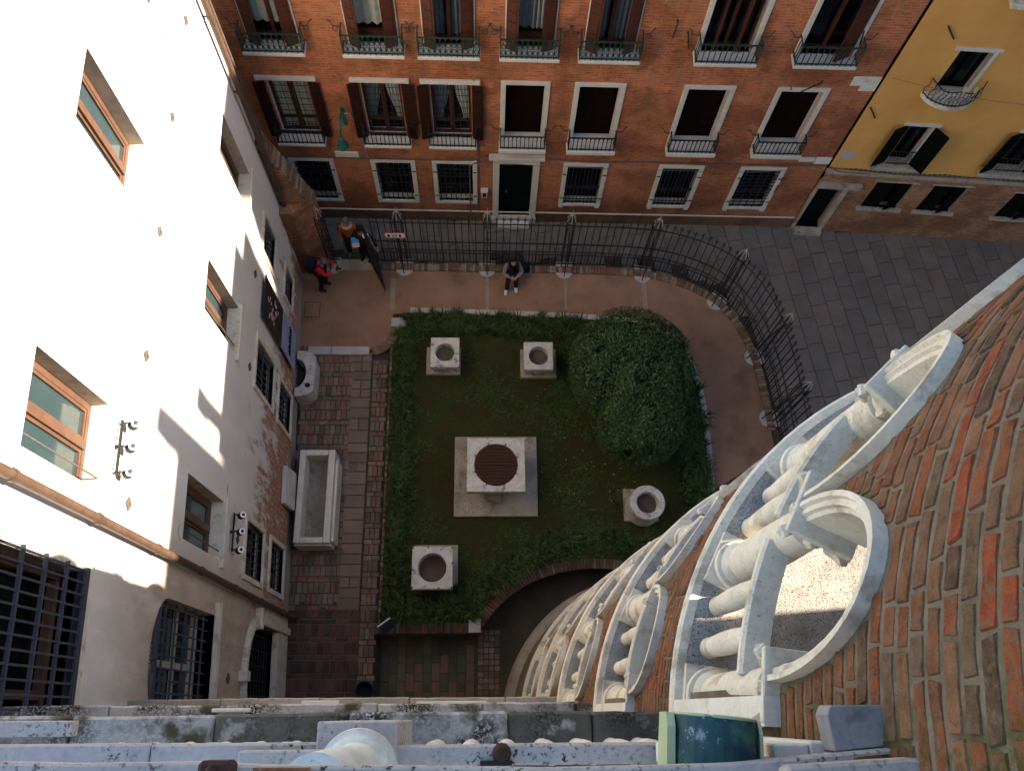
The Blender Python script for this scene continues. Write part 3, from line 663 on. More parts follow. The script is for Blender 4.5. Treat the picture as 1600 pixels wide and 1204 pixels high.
for u_ in (-3.72, -3.42):
    k = MB(); k.lathe([(.15, 0), (.16, .012), (.13, .02), (.10, .012), (.06, .016), (0, .016)], 24, M=Matrix.Rotation(radians(90), 4, 'X') @ Matrix.Diagonal((1, .7, 1, 1)))
    k.build('oval_medallion', 'oval_plaster', rh, (u_, 0, 5.62), smooth=True)
k = MB()
k.tube([(-6, -.04, 3.02), (-3, -.05, 3.0), (-.9, -.04, 2.99), (-.35, -.05, 3.02), (.0, -.04, 3.25), (.15, -.05, 3.16)], .022, 5)
k.tube([(1.6, -.04, 3.12), (3, -.06, 3.06), (4.6, -.04, 3.09), (6, -.06, 3.06), (8.9, -.05, 3.12)], .020, 5)
k.tube([(.2, -.30, 3.28), (1.5, -.38, 3.30), (3.2, -.38, 3.24), (4.6, -.38, 3.22), (6.5, -.38, 3.2), (8.1, -.3, 3.25)], .008, 4)
k.tube([(-.45, -.04, .5), (-.45, -.04, 2.75), (-.3, -.05, 2.9), (-.05, -.05, 2.95), (.12, -.05, 3.05)], .022, 6)
k.tube([(-.22, -.03, .3), (-.2, -.03, 3.0), (-.2, -.03, 5.9), (-.35, -.03, 6.1)], .010, 4)
k.build('cable_run', 'cable_grey', rh)
k = MB(); k.box(-.14, .02, -.10, 0, 1.35, 1.62); k.box(-.16, .04, -.14, 0, 1.64, 1.70); k.build('meter_box', 'frame_stone', rh)
k = MB(); k.box(-.11, -.01, -.105, -.10, 1.4, 1.58); k.build('meter_glass', 'glass_dark', rh)

# ------------------------------------------------------------ ochre house
yv = Vector((15.85 - 8.95, 12.89 - 13.33, 0)); AY = math.atan2(yv.y, yv.x); YO = Vector((8.96, 13.33, 0))
yh = thing('ochre_house', 'ochre rendered house with green shutters above a bare brick ground floor, right of the lane', 'building', YO, AY)
Y1 = [(1.22, 1.95, 6.15, 7.45), (1.30, 1.86, 3.45, 4.92), (4.1, 4.8, 3.45, 4.92), (4.3, 5.0, 6.15, 7.45), (1.5, 2.2, 8.9, 10.6)]
Y0 = [(1.50, 2.50, 1.38, 2.56), (3.05, 3.98, 1.38, 2.56), (5.3, 6.2, 1.30, 2.46), (.06, .74, .16, 2.24)]
mb = wall(0, 40, 2.95, 14.0, Y1, .28); mb.box(0, 40, 6, 6.1, 0, 14.0); mb.build('upper_wall', ['ochre_render', 'inner_reveal'], yh)
mb = wall(0, 40, 0, 2.82, Y0, .28); mb.build('wall', ['worn_brick', 'inner_reveal'], yh)
MB().box(0.05, 40, .8, .9, 0, 13.9).build('dark_backing', 'dark_room', yh)  # added dark sheet, gives the openings their unlit depth by colour
MB().box(-.02, 40, -.06, .05, 2.82, 2.95).build('string_course', 'plinth_stone', yh, bevel=.02)
k = MB(); k.box(-.02, 40, -.3, 6.2, 14.0, 14.3); k.build('roof', 'roof_tile', yh)
for x0_, x1_, z1_ in ((3.5, 6.5, 16.2), (6.501, 11, 18.4), (11.001, 40, 21)): MB().box(x0_, x1_, .2, 6, 14.31, z1_).build('sun_block_storey', 'ochre_render', yh)  # unseen storeys added to keep sun off the lower white wall
for j, (a, b, c, d) in enumerate(Y1):
    w = MB(); w.box(a - .16, b + .16, -.04, .12, d, d + .10); w.box(b, b + .09, -.03, .12, c, d); wf = w.build('window', 'frame_stone', yh, bevel=.01)
    MB().box(a, b, .22, .23, c, d).build('pane', 'glass_dark', wf)
    cs = frame_mb(a, b, c, d, .05, .16, .21); cs.box((a + b) / 2 - .02, (a + b) / 2 + .02, .15, .21, c + .05, d - .05); cs.build('casement', 'shutter_green', wf)
    if j in (1, 2):
        MB().box(a - .35, b + .35, -.20, .05, c - .16, c - .02).build('sill', 'plinth_stone', wf, bevel=.015)
        shutter(wf, a - .02, c, d, .40, 155, -1, 'shutter_green', 9); shutter(wf, b + .02, c, d, .44, 135, 1, 'shutter_green', 9)
        r = MB(); r.box(a, b, -.07, -.05, c + .02, c + .04); r.box(a, b, -.07, -.05, c + .5, c + .52)
        for q in range(7):
            x = a + (b - a) * (q + .5) / 7; r.tube([(x - .04, -.06, c), (x + .04, -.06, c + .25), (x - .04, -.06, c + .5)], .009, 4)
        r.build('railing', 'dark_iron', wf)
# bow balcony
a, b, c, d = Y1[0]
bow = lambda t, o=0: (a - .22 + (b - a + .5) * t, -.10 - (.30 + o) * sin(pi * t) ** .7 if 0 < t < 1 else -.06)
N_ = 14; m = MB(); pts = [bow(q / N_, .03) for q in range(N_ + 1)] + [(b + .28, .05), (a - .22, .05)]
m.prism(pts, c - .16, c - .04); 
bs = m.build('balcony', 'istrian', yh, bevel=.015)
r = MB()
for zz in (c, c + .42): r.tube([(*bow(q / N_), zz + .05 * cos(4 * pi * q / N_) * (zz > c)) for q in range(N_ + 1)], .014, 5)
for q in range(N_ + 1): x, y = bow(q / N_); r.tube([(x, y, c - .04), (x - .03, y, c + .14), (x + .03, y, c + .28), (x, y, c + .44)], .009, 4)
for q in range(6):
    x, y = bow((q + .5) / 6); r.tube([(x + .07 * cos(k * pi / 4), y, c + .2 + .10 * sin(k * pi / 4)) for k in range(9)], .008, 4)
r.build('railing', 'dark_iron', bs)
for j, (a, b, c, d) in enumerate(Y0):
    if j < 3:
        w = MB(); w.box(a - .08, b + .12, -.02, .1, d, d + .05); wf = w.build('window', 'plinth_stone', yh, bevel=.01); MB().box(a - .1, b + .15, -.10, .1, c - .09, c).build('sill', 'plinth_stone', wf, bevel=.01)
        MB().box(a, b, .2, .21, c, d).build('pane', 'glass_dark', wf)
        shutter(wf, a, c, d, .48, 14, -1, 'shutter_green', 5, .12); shutter(wf, b, c, d, .44, 26, 1, 'shutter_green', 5, .12)
    else:
        w = MB(); w.box(a - .06, a, -.05, .1, 0, d); w.box(b, b + .14, -.05, .25, 0, d); w.box(a - .06, b + .42, -.12, .1, d, d + .17); w.box(a, b + .1, -.22, .25, 0.0, .16); dw = w.build('doorway', 'plinth_stone', yh, bevel=.012)
        MB().box(a, b, .22, .27, .16, d).build('door', 'door_green', dw)
k = MB()
for q in range(38): z = 3.02 - .012 * q; k.box(.4 + q * .13, .4 + q * .13 + .09, -.04, -.01, 3.03 + .02 * sin(q * .7), 3.06 + .02 * sin(q * .7))
k.tube([(0, -.03, 3.06), (2, -.035, 2.99), (4, -.03, 3.03), (6, -.03, 2.98), (12, -.03, 3)], .014, 5); k.tube([(0, -.03, 3.12), (.3, -.05, 2.95), (3, -.05, 2.90), (6, -.05, 2.92)], .012, 5)
k.build('cable_run', 'cable_grey', yh)
for u_, z_, an in ((.74, 7.95, -40), (.2, 5.32, -35)):
    kk = MB(); kk.tube([(0, -.04, -.22), (0, -.04, .22)], .02, 5); o = kk.build('wall_tie', 'rusty_iron', yh, (u_, 0, z_)); o.rotation_euler = (0, radians(an), 0)
MB().box(1.32, 3.6, -.40, 0, 9.0, 9.12).build('upper_balcony', 'istrian', yh, bevel=.02)
# houses beyond the right edge, whose roofs set the shadow line on the white wall
nb = thing('tall_house', 'tall rendered house east of the tower whose gable shades the white wall', 'building', (19, -4.2, 0))
k = MB(); k.box(0, 8, -9, 10.45, 0, 21.1); k.box(0, 1.2, 9.95, 10.45, 21.101, 22.1); k.box(.0, 1, 6.8, 7.4, 21.101, 21.9); k.build('wall', 'neighbour_render', nb)
k = MB(); k.prism([(-9, 21.11), (4, 21.11), (-2, 22.3)], 0, 8, Matrix(((0, 0, 1, 0), (1, 0, 0, 0), (0, 1, 0, 0), (0, 0, 0, 1)))); k.build('roof', 'roof_tile', nb)
nb = thing('low_house', 'lower rendered house east of the tower along the lane', 'building', (19, 8, 0))
k = MB(); k.box(0, 8, -1.7, 2.6, 0, 18.7); k.box(.1, .9, -1.25, -.85, 18.902, 20.3); k.box(.0, 1.0, -1.3, -.8, 20.301, 20.45); k.build('wall', 'neighbour_render', nb); MB().box(-.3, 8.2, -1.7, 2.8, 18.701, 18.9).build('roof', 'roof_tile', nb)

nb = thing('sun_block_house', 'unseen house added at the far east end of the lane to block the sun', 'building', (27, 9, 0))  # unseen block, added to stop the sunbeam running down the lane
MB().box(0, 8, -2, 3.0, 0, 22.4).build('wall', 'neighbour_render', nb); MB().box(-.2, 8.2, -2, 3.1, 22.401, 22.6).build('roof', 'roof_tile', nb)
# ------------------------------------------------------------ ground, lane, path, lawn, sunken yard
def gp(pts, z=0.0): return [(lambda v: (v.x, v.y))(ground(x, y, z)) for x, y in pts]
struct(MB().box(-60, 80, -60, 70, -1.3, -0.95).build('ground', 'soil'))
FENCE = gp([(497, 416), (560, 417), (640, 419), (760, 421), (880, 423), (1000, 427), (1060, 441), (1115, 466), (1155, 508), (1181, 565), (1196, 625), (1208, 690), (1220, 750), (1232, 810)])
def resample(P, step):
    P = [Vector(p) for p in P]; out = [P[0]]; acc = 0; tot = 0
    for a, b in zip(P, P[1:]):
        L = (b - a).length; d = step - acc
        while d <= L: out.append(a.lerp(b, d / L)); d += step
        acc = (acc + L) % step if L else acc
        acc = L - (d - step)
    return out
def smooth_curve(P, it=3):
    P = [Vector(p) for p in P]
    for _ in range(it):
        Q = [P[0]]
        for a, b in zip(P, P[1:]): Q += [a.lerp(b, .25), a.lerp(b, .75)]
        P = Q + [P[-1]]
    return P
FC = smooth_curve(FENCE)
FCt = [tuple(p) for p in FC]
struct(MB().prism([(-9, 13.7)] + [(-9, FCt[0][1])] + FCt + [(9.6, -8), (40, -20), (40, 13.7)], -1.0, -0.03).build('lane', 'paving_joint'))
KERB_IN = gp([(612, 500), (614, 491), (640, 488), (800, 493), (900, 497), (1000, 505), (1060, 530), (1086, 590), (1098, 640), (1106, 720), (1112, 800)])
PATH_L = [(-5.6, 9.32), (-3.25, 9.36)] + gp([(598, 541), (612, 529), (620, 514)])
struct(MB().prism([(-9, FCt[0][1])] + FCt + [(7.6, -4), (5.2, 2.0)] + [tuple(p) for p in KERB_IN[::-1]] + PATH_L[::-1] + [(-9, 9.32)], -1.0, .02).build('path', 'red_cement'))
CURVE = gp([(750, 972), (766, 948), (790, 925), (820, 905), (850, 893), (880, 885), (915, 880), (955, 880), (1000, 890), (1040, 910)])
LAWN = [(-2.56, 2.1)] + [(-2.56, 10.2)] + [tuple(p) for p in KERB_IN[1:]] + [(5.2, 2.0)] + CURVE[::-1] + [(-.15, 2.1)]
struct(MB().prism(LAWN, -1.0, 0.0).build('lawn', 'lawn_soil'))
cy = struct(MB().box(-6.5, -2.72, -6, 9.34, -1.0, -.125).build('courtyard_paving', 'paving_joint'))
bb = struct(MB().box(-2.719, -2.561, 1.9, 9.6, -1.0, -.11).build('border_strip', 'soil'))
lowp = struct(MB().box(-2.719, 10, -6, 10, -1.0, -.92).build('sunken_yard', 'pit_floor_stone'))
def variants(name, matn, w, h, t, n=4, jit=.06, ch=.10):
    """n slightly different worn blocks, top face up, unit about (0,0)"""
    out = []
    for _ in range(n):
        m = MB(); c = min(w, h) * ch
        def ring(ins, z): return [(sx * (w / 2 - ins) + U(-1, 1) * w * jit * .4, sy * (h / 2 - ins) + U(-1, 1) * h * jit * .4, z) for sx, sy in ((-1, -1), (1, -1), (1, 1), (-1, 1))]
        a = ring(0, -t); b = [(x, y, -c * .7) for x, y, _ in a]; d = ring(c, 0 + U(-.003, .003))
        d = [(x * (1 - 2 * c / w), y * (1 - 2 * c / h), zz[2]) for (x, y, _), zz in zip(a, d)]
        m.add(a + b + d, [(0, 1, 5, 4), (1, 2, 6, 5), (2, 3, 7, 6), (3, 0, 4, 7), (4, 5, 9, 8), (5, 6, 10, 9), (6, 7, 11, 10), (7, 4, 8, 11), (8, 9, 10, 11)])
        out.append(m.mesh(name, matn))
    return out
def put(vs, name, parent, x, y, z, rz=0, sx=1, sy=1):
    o = bpy.data.objects.new(name, random.choice(vs)); COL.objects.link(o); o.parent = parent
    o.location = (x, y, z + U(-.004, .004)); o.rotation_euler = (U(-.01, .01), U(-.01, .01), rz + U(-.012, .012)); o.scale = (sx, sy, 1); return o
bk = variants('brick', 'paver_brick', .125, .262, .06); sl = variants('slab', 'paver_slab', 1, 1, .06, 4, .012, .015)
# strip C of bricks
y = 2.45; row = 0
while y < 9.15:
    k = row % 3
    hgt = .275 if k else .137
    x = -5.0 + (.0 if row % 2 else .04)
    while x < -3.70:
        if k:
            if rnd() < .78: put(bk, 'brick', cy, x + .068, y + .137, -.085)
            else: put(sl, 'slab', cy, x + .065, y + .137, -.085, 0, .125, .26)
            x += .137
        else:
            put(bk, 'brick', cy, x + .137, y + .066, -.085, pi / 2); x += .275
    y += hgt; row += 1
y = 2.45
while y < 9.1:
    L = U(.24, .36); w2 = .52
    if rnd() < .3: put(sl, 'slab', cy, -3.52, y + L / 2, -.085, 0, .24, L - .015); put(sl, 'slab', cy, -3.26, y + L / 2, -.085, 0, .25, L - .015)
    else: put(sl, 'slab', cy, -3.39, y + L / 2, -.085, 0, w2, L - .015)
    y += L
ba = struct(MB().box(-3.11, -3.09, 1, 9.3, -.2, -.122).build('brick_border', 'paving_joint'))
y = -.3
while y < 9.1:
    for q in range(3): put(bk, 'brick', ba, -3.02 + q * .125, y + .14, -.085, 0, .88, 1)
    for q in range(2): put(bk, 'brick', ba, -2.98 + q * .22 - .01, y + .34, -.085, pi / 2, .92, .76)
    y += .41
# lower tiled part near the loggia
lt = variants('tile', 'lower_tile', .15, .29, .05, 4, .03, .06)
lp = struct(MB().box(-4.98, -3.12, -.6, 2.4, -.2, -.120).build('tiled_floor', 'joint_dim'))
y = -.3; row = 0
while y < 2.3:
    x = -4.9
    while x < -3.22: put(lt, 'tile', lp, x + .08, y + .15, -.09, 0, .93, .95); x += .162
    y += .31; x = -4.9
    if row % 1 == 0:
        while x < -3.3: put(lt, 'tile', lp, x + .155, y + .055, -.09, pi / 2, .62, .98); x += .31
        y += .115
    row += 1
# path kerb: brick soldiers and pale slabs
ks = variants('kerb_stone', 'kerb_stone', 1, 1, .14, 4, .01, .02)
kb = variants('brick', 'kerb_brick', .075, .24, .10, 4)
ke = struct(MB().box(-5.3, -3.2, 9.30, 9.34, -.3, -.13).build('kerb', 'paving_joint'))
for x, L in ((-4.56, .62), (-3.80, .86), (-3.30, .20)): put(ks, 'kerb_stone', ke, x, 9.36, .035, 0, L, .24)
for q in range(4): put(kb, 'brick', ke, -5.12 + q * .09, 9.36, .035)
cc = ground(583, 512); CR = (Vector((-2.62, 9.75)) - Vector((cc.x, cc.y))).length
for q in range(15):
    t = radians(-86 + q * 6.3); put(kb, 'brick', ke, -3.12 + .60 * cos(t), 10.06 + .70 * sin(t), .035, t - pi / 2, 1.1, 1)
KI = smooth_curve(KERB_IN[2:])
kk = resample(KI, .62)
for a, b in zip(kk, kk[1:]):
    d = b - a; n = Vector((-d.y, d.x)).normalized() * .06
    put(ks, 'kerb_stone', ke, (a.x + b.x) / 2 + n.x, (a.y + b.y) / 2 + n.y, .05, math.atan2(d.y, d.x), .60, .15)
put(ks, 'kerb_stone', ke, -2.42, 10.22, .05, 0, .42, .26)
# border of bricks on edge beside the lawn, left and bottom
for q in range(100):
    yy = 2.15 + q * .078
    if yy < 9.7 and q % 2 == 0: put(kb, 'brick', bb, -2.60, yy, -.02, 0, .8, .55)
# sunken yard copings and tiles
pc = struct(MB().box(-2.72, -.12, 1.88, 2.12, -1.0, -.04).build('yard_coping', 'paving_joint'))
pb = variants('brick', 'pit_brick', .07, .25, .10, 4)
for q in range(30): put(pb, 'brick', pc, -2.68 + q * .077, 2.0, .03)
put(ks, 'kerb_stone', pc, -.26, 2.06, .045, 0, .30, .34)
CV = resample(smooth_curve(CURVE), .082)
for i, (a, b) in enumerate(zip(CV, CV[1:])):
    d = b - a; put(pb, 'brick', pc, a.x, a.y, .03, math.atan2(d.y, d.x), 1, 1)
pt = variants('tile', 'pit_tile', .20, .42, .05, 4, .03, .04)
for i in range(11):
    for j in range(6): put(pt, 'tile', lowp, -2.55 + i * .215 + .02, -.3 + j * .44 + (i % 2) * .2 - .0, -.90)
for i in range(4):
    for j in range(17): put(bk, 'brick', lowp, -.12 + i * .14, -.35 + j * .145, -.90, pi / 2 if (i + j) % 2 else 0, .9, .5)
# lane slabs
def inside(pt, poly):
    x, y = pt; r = False; n = len(poly)
    for i in range(n):
        x1, y1 = poly[i]; x2, y2 = poly[(i + 1) % n]
        if (y1 > y) != (y2 > y) and x < (x2 - x1) * (y - y1) / (y2 - y1) + x1: r = not r
    return r
lane = bpy.data.objects['lane']; yard = [(-9, FCt[0][1])] + FCt + [(9.6, -8), (-9, -8)]
st = variants('slab', 'street_slab', 1, 1, .05, 6, .010, .012)
R_ = Matrix.Rotation(radians(9), 2); cnt = 0
far = MB()
for i in range(-14, 46):
    yy = -4 + (i % 2) * .4 + U(-.1, .1)
    while yy < 16:
        L = U(.62, .95); w_ = .46
        c = R_ @ Vector((i * w_, yy + L / 2)); yy += L
        yw = 13.5 if c.x < 8.95 else 13.33 - (c.x - 8.95) * .0638
        if c.y > yw + .42 or c.x < -5.6 or c.x > 19: continue
        if inside(c, yard) or inside(c + Vector((-.15, -.25)), yard): continue
        a = math.degrees(math.atan2(c.y, c.x))
        if a < 10 or cnt >= 298 or (a < 34 and c.x > 14): continue
        put(st, 'slab', lane, c.x, c.y, 0.0, radians(9), w_ - .016, L - .016); cnt += 1
print('lane slabs', cnt)

# ------------------------------------------------------------ stair tower
TC = Vector((3.714, -.211)); TR, TS = 2.32, .038
def rad(z): return TR + TS * (CAMH - z)
def tp(deg, r, z): a = radians(deg); return Vector((TC.x + r * cos(a), TC.y + r * sin(a), z))
tw = thing('stair_tower', 'round brick stair tower on the right with rings of white stone arcades and balusters', 'tower', (TC.x, TC.y, 0))
def tb(m, name, mats, parent=None, **k):      # meshes given in world coordinates
    m.v = [(v[0] - TC.x, v[1] - TC.y, v[2]) for v in m.v]
    return m.build(name, mats, parent or tw, **k)
SILL = [16.36, 13.30, 10.20, 7.15, 4.10]
CAPH = 1.64; RISE_O, RISE_I, HO, HI = .95, .83, 9.7, 7.9
BAYC = 162.4
def lv(zs): return (CAPH, RISE_O, RISE_I) if zs > 16 else (1.50, .62, .50)      # the top arcade is the tallest
def zarch(t, zs, extra, hw):
    c_, o_, i_ = lv(zs); return zs + c_ + (o_ + extra) * sqrt(max(0, 1 - (t / hw) ** 2))
def sun_gap(k, c): return k == 0 and 26 < c % 360 < 45      # unseen opening added in the far side to let the sun patch in
def is_open(k, c):
    c = c % 360
    return (50 < c < 175 or 220 < c < 350) if k == 0 else (95 < c < 172)  # unseen far bays at the top walled up to shape the sun patch
def strip(m, cols, r, flip=False):
    """cols: list of (deg, zlow, zhigh) -> vertical quads on radius offset r"""
    for (d0, a0, b0), (d1, a1, b1) in zip(cols, cols[1:]):
        n = max(1, int((max(b0, b1) - min(a0, a1)) / 1.5))
        for q in range(n):
            za, zb = a0 + (b0 - a0) * q / n, a0 + (b0 - a0) * (q + 1) / n; zc, zd = a1 + (b1 - a1) * q / n, a1 + (b1 - a1) * (q + 1) / n
            m.add([tp(d0, rad(za) + r, za), tp(d1, rad(zc) + r, zc), tp(d1, rad(zd) + r, zd), tp(d0, rad(zb) + r, zb)], [(3, 2, 1, 0) if flip else (0, 1, 2, 3)])
dr = MB()
for k in range(5):
    zs = SILL[k]; top = (SILL[k - 1] - .13) if k else 24.6
    for j in range(18):
        c = BAYC + 20 * j; op = is_open(k, c); cols_ = []
        for q in range(13):
            t = -10 + 20 * q / 12
            lo = min(zarch(t, zs, 0, HO) if abs(t) < HO else zs + lv(zs)[0], top) if op else zs - .1
            if sun_gap(k, c + t): lo = zs + 2.35
            cols_.append((c + t, lo, top))
        strip(dr, cols_, -.034); strip(dr, [(a, max(b, zs - .1), d) for a, b, d in cols_], -.27, True)
strip(dr, [(i * 5, -.95, SILL[4] - .1) for i in range(73)], -.034)
tb(dr, 'wall', 'brick_mortar')
pl = MB(); pl.lathe([(rad(0) + .16, -.95), (rad(0) + .16, .55), (rad(0) + .10, .68), (rad(0) - .1, .70), (rad(0) - .1, -.95)], 96, (TC.x, TC.y, 0), closed=True); tb(pl, 'plinth', 'plinth_stone', smooth=True)
# brick faces
def bmesh_brick(matn='tower_brick'):
    out = []
    for _ in range(6):
        m = MB(); nx = 5; vs = []; w, h = .125, .034
        for j, (ins, dd) in enumerate(((0, -.03), (0.0, .004), (.004, .013))):
            ring = []
            for q in range(nx): ring.append((-w + 2 * w * q / (nx - 1), -h))
            for q in range(nx): ring.append((w - 2 * w * q / (nx - 1), h))
            for q, (x, z) in enumerate(ring):
                random.seed(hash((_, q)) % 9999 + 5); jx, jz = U(-.007, .007), U(-.0045, .0045)
                vs.append(((x + jx) * (1 - ins / w), dd + U(-.002, .002) * (j > 0), (z + jz) * (1 - ins / h)))
        N = 2 * nx; fs = []
        for j in range(2):
            for q in range(N): fs.append((j * N + q, j * N + (q + 1) % N, (j + 1) * N + (q + 1) % N, (j + 1) * N + q))
        fs += [(2 * N + q, 2 * N + q + 1, 2 * N + N - 2 - q, 2 * N + N - 1 - q) for q in range(nx - 1)]
        m.add([(x, d, z) for x, d, z in vs], fs); out.append(m)
    return out
BM = bmesh_brick(); random.seed(11); BMM = [m.mesh('brick', 'tower_brick') for m in BM]
def brick_mat4(deg, z, L, hgt, proud=-.03):
    a = radians(deg); r = rad(z) + proud
    out = Vector((cos(a), sin(a), TS)).normalized(); tang = Vector((sin(a), -cos(a), 0)); up = tang.cross(out) * -1
    up = out.cross(tang); up = up if up.z > 0 else -up
    Mx = Matrix((tang, out, up)).transposed().to_4x4()
    p = tp(deg, r, z); p.x -= TC.x; p.y -= TC.y
    return Matrix.Translation(p) @ Mx @ Matrix.Rotation(U(-.02, .02), 4, 'Y') @ Matrix.Diagonal((L / .25, 1, hgt / .068, 1))
def masked(deg, z, marg=.0):
    """inside an opening or its stone ring?"""
    for k, zs in enumerate(SILL):
        if zs - .14 < z < zs + 3:
            j = round((deg - BAYC) / 20); t = deg - (BAYC + 20 * j)
            if 172 < deg % 360 < 176.8 and zs - .14 < z < zs + lv(zs)[0] + .03: return True
            if not is_open(k, BAYC + 20 * j): return False
            if z < zs + lv(zs)[0] + .02: return True
            return abs(t) < HO + .15 and z < zarch(t, zs, .012, HO + .15)
    return False
CH = .097; near = 0; stuffb = MB(); zz = 3.2; row = 0
def add_brick(deg, z, L):
    global near
    n = max(2, int(L / .03)); e = L / rad(z) * 57.3; best = (0, 0); run = 0
    for q in range(n + 1):
        dq = deg - e / 2 + e * (q + .5) / n
        if q < n and not masked(dq, z): run += 1
        else:
            if run > best[0]: best = (run, q)
            run = 0
    if best[0] * L / n < .045: return
    if best[0] < n:
        deg = deg - e / 2 + e * (best[1] - best[0] / 2) / n; L = L * best[0] / n
    h_ = CH - U(.018, .032)
    M4 = brick_mat4(deg, z, L - .020, h_, U(-.045, -.040))
    if z > 17.6 and 128 < deg < 182 and z < 20.5 and near < 300:
        o = bpy.data.objects.new('brick', random.choice(BMM)); COL.objects.link(o); o.parent = tw; o.matrix_local = M4; near += 1
    else:
        m = random.choice(BM); stuffb.add([M4 @ Vector(v) for v in m.v], m.f)
ROWS = []
while zz < 22.6: ROWS.append(zz); zz += CH
for z in sorted(ROWS, key=lambda q: abs(q - 19.2)):
    lo_, hi_ = (88, 214) if z < 18.2 else (118, 200)
    d = lo_ + U(0, 5)
    while d < hi_:
        L = random.choice((.29, .28, .27, .15, .30, .14, .22)); e = L / rad(z) * 57.3
        add_brick(d + e / 2, z, L); d += e
print('near bricks', near)
stuffb.build('brickwork', 'tower_brick', tw, stuff=True)
# stone sills, floors, ceilings, newel
for k, zs in enumerate(SILL):
    m = MB(); r = rad(zs); m.lathe([(r - .02, -.12), (r + .035, -.12), (r + .05, -.09), (r + .05, -.02), (r + .035, 0), (r - .02, 0)], 108, (TC.x, TC.y, zs), closed=True)
    tb(m, 'sill', 'istrian')
    m = MB(); m.lathe([(.3, -.10), (r - .0205, -.10), (r - .0205, -.002), (.3, -.002)], 72, (TC.x, TC.y, zs), closed=True); tb(m, 'floor', 'pitted_stone')
m = MB(); r = rad(19.4); m.lathe([(.2, 0), (r - .2, 0), (r - .2, .15), (.2, .15)], 72, (TC.x, TC.y, 19.42), closed=True); tb(m, 'ceiling', 'plinth_stone')
m = MB(); m.lathe([(.36, 0), (.36, 24)], 24, (TC.x, TC.y, 0)); tb(m, 'newel', 'plinth_stone', smooth=True)
m = MB(); m.lathe([(rad(24.6) + .2, 24.5), (rad(24.6) + .25, 24.8), (0.01, 26.5)], 48, (TC.x, TC.y, 0)); tb(m, 'roof', 'roof_tile')
# arch rings
def arch_mesh():
    m = MB(); n = 22; prof = [(0, -.30), (0, -.012), (.22, .0), (.26, .022), (.62, .022), (.68, .045), (1.0, .045), (1.0, -.05)]
    rows = []
    for q in range(n + 1):
        p = pi * q / n; row = []
        for f, o in prof:
            hw = HI + (HO - HI) * f; ri = RISE_I + (RISE_O - RISE_I) * f
            row.append((-hw * cos(p), f, sin(p), o))
        rows.append(row)
    return rows, len(prof)
AROWS, NP = arch_mesh()
cards = {}
def col_parts():
    base = MB(); base.box(-.17, .17, -.17, .17, 0, .07)
    base.lathe([(.165, .07), (.168, .095), (.16, .12), (.135, .125), (.128, .15), (.138, .165), (.146, .185), (.138, .20), (.125, .215), (.120, .235)], 28)
    shaft = MB(); shaft.lathe([(.118, .23), (.121, .5), (.119, .9), (.108, 1.28), (.107, 1.36), (.118, 1.365), (.118, 1.385), (.106, 1.39)], 28)
    cap = MB(); cap.lathe([(.095, 1.385), (.10, 1.44), (.118, 1.50), (.14, 1.56)], 24)
    for sx in (-1, 1):
        for sy in (-1, 1):
            cap.tube([(sx * .10, sy * .10, 1.41), (sx * .13, sy * .13, 1.49), (sx * .158, sy * .158, 1.545), (sx * .145, sy * .145, 1.56)], [.018, .024, .024, .012], 6)
            cap.tube([(sx * .145 - .02 * sy, sy * .145 + .02 * sx, 1.545), (sx * .145 + .02 * sy, sy * .145 - .02 * sx, 1.545)], .028, 8)
    for a in range(4): cap.tube([(.10 * cos(a * pi / 2), .10 * sin(a * pi / 2), 1.40), (.125 * cos(a * pi / 2), .125 * sin(a * pi / 2), 1.48), (.145 * cos(a * pi / 2), .145 * sin(a * pi / 2), 1.54)], [.02, .03, .015], 6)
    aba = MB(); aba.box(-.150, .150, -.150, .150, 1.56, 1.595); aba.box(-.162, .162, -.162, .162, 1.5955, CAPH)
    return base.mesh('base', 'istrian', True), shaft.mesh('column', 'istrian', True), cap.mesh('capital', 'istrian', True), aba.mesh('abacus', 'istrian')
cb_, cs_, cc_, ca_ = col_parts()
bal = MB(); bal.lathe([(.060, 0), (.066, .03), (.058, .06), (.060, .10), (.068, .38), (.066, .62), (.055, .86), (.050, .90), (.062, .92), (.062, .955), (.055, .965), (.055, .985)], 18)
balm = bal.mesh('baluster', 'istrian', True)
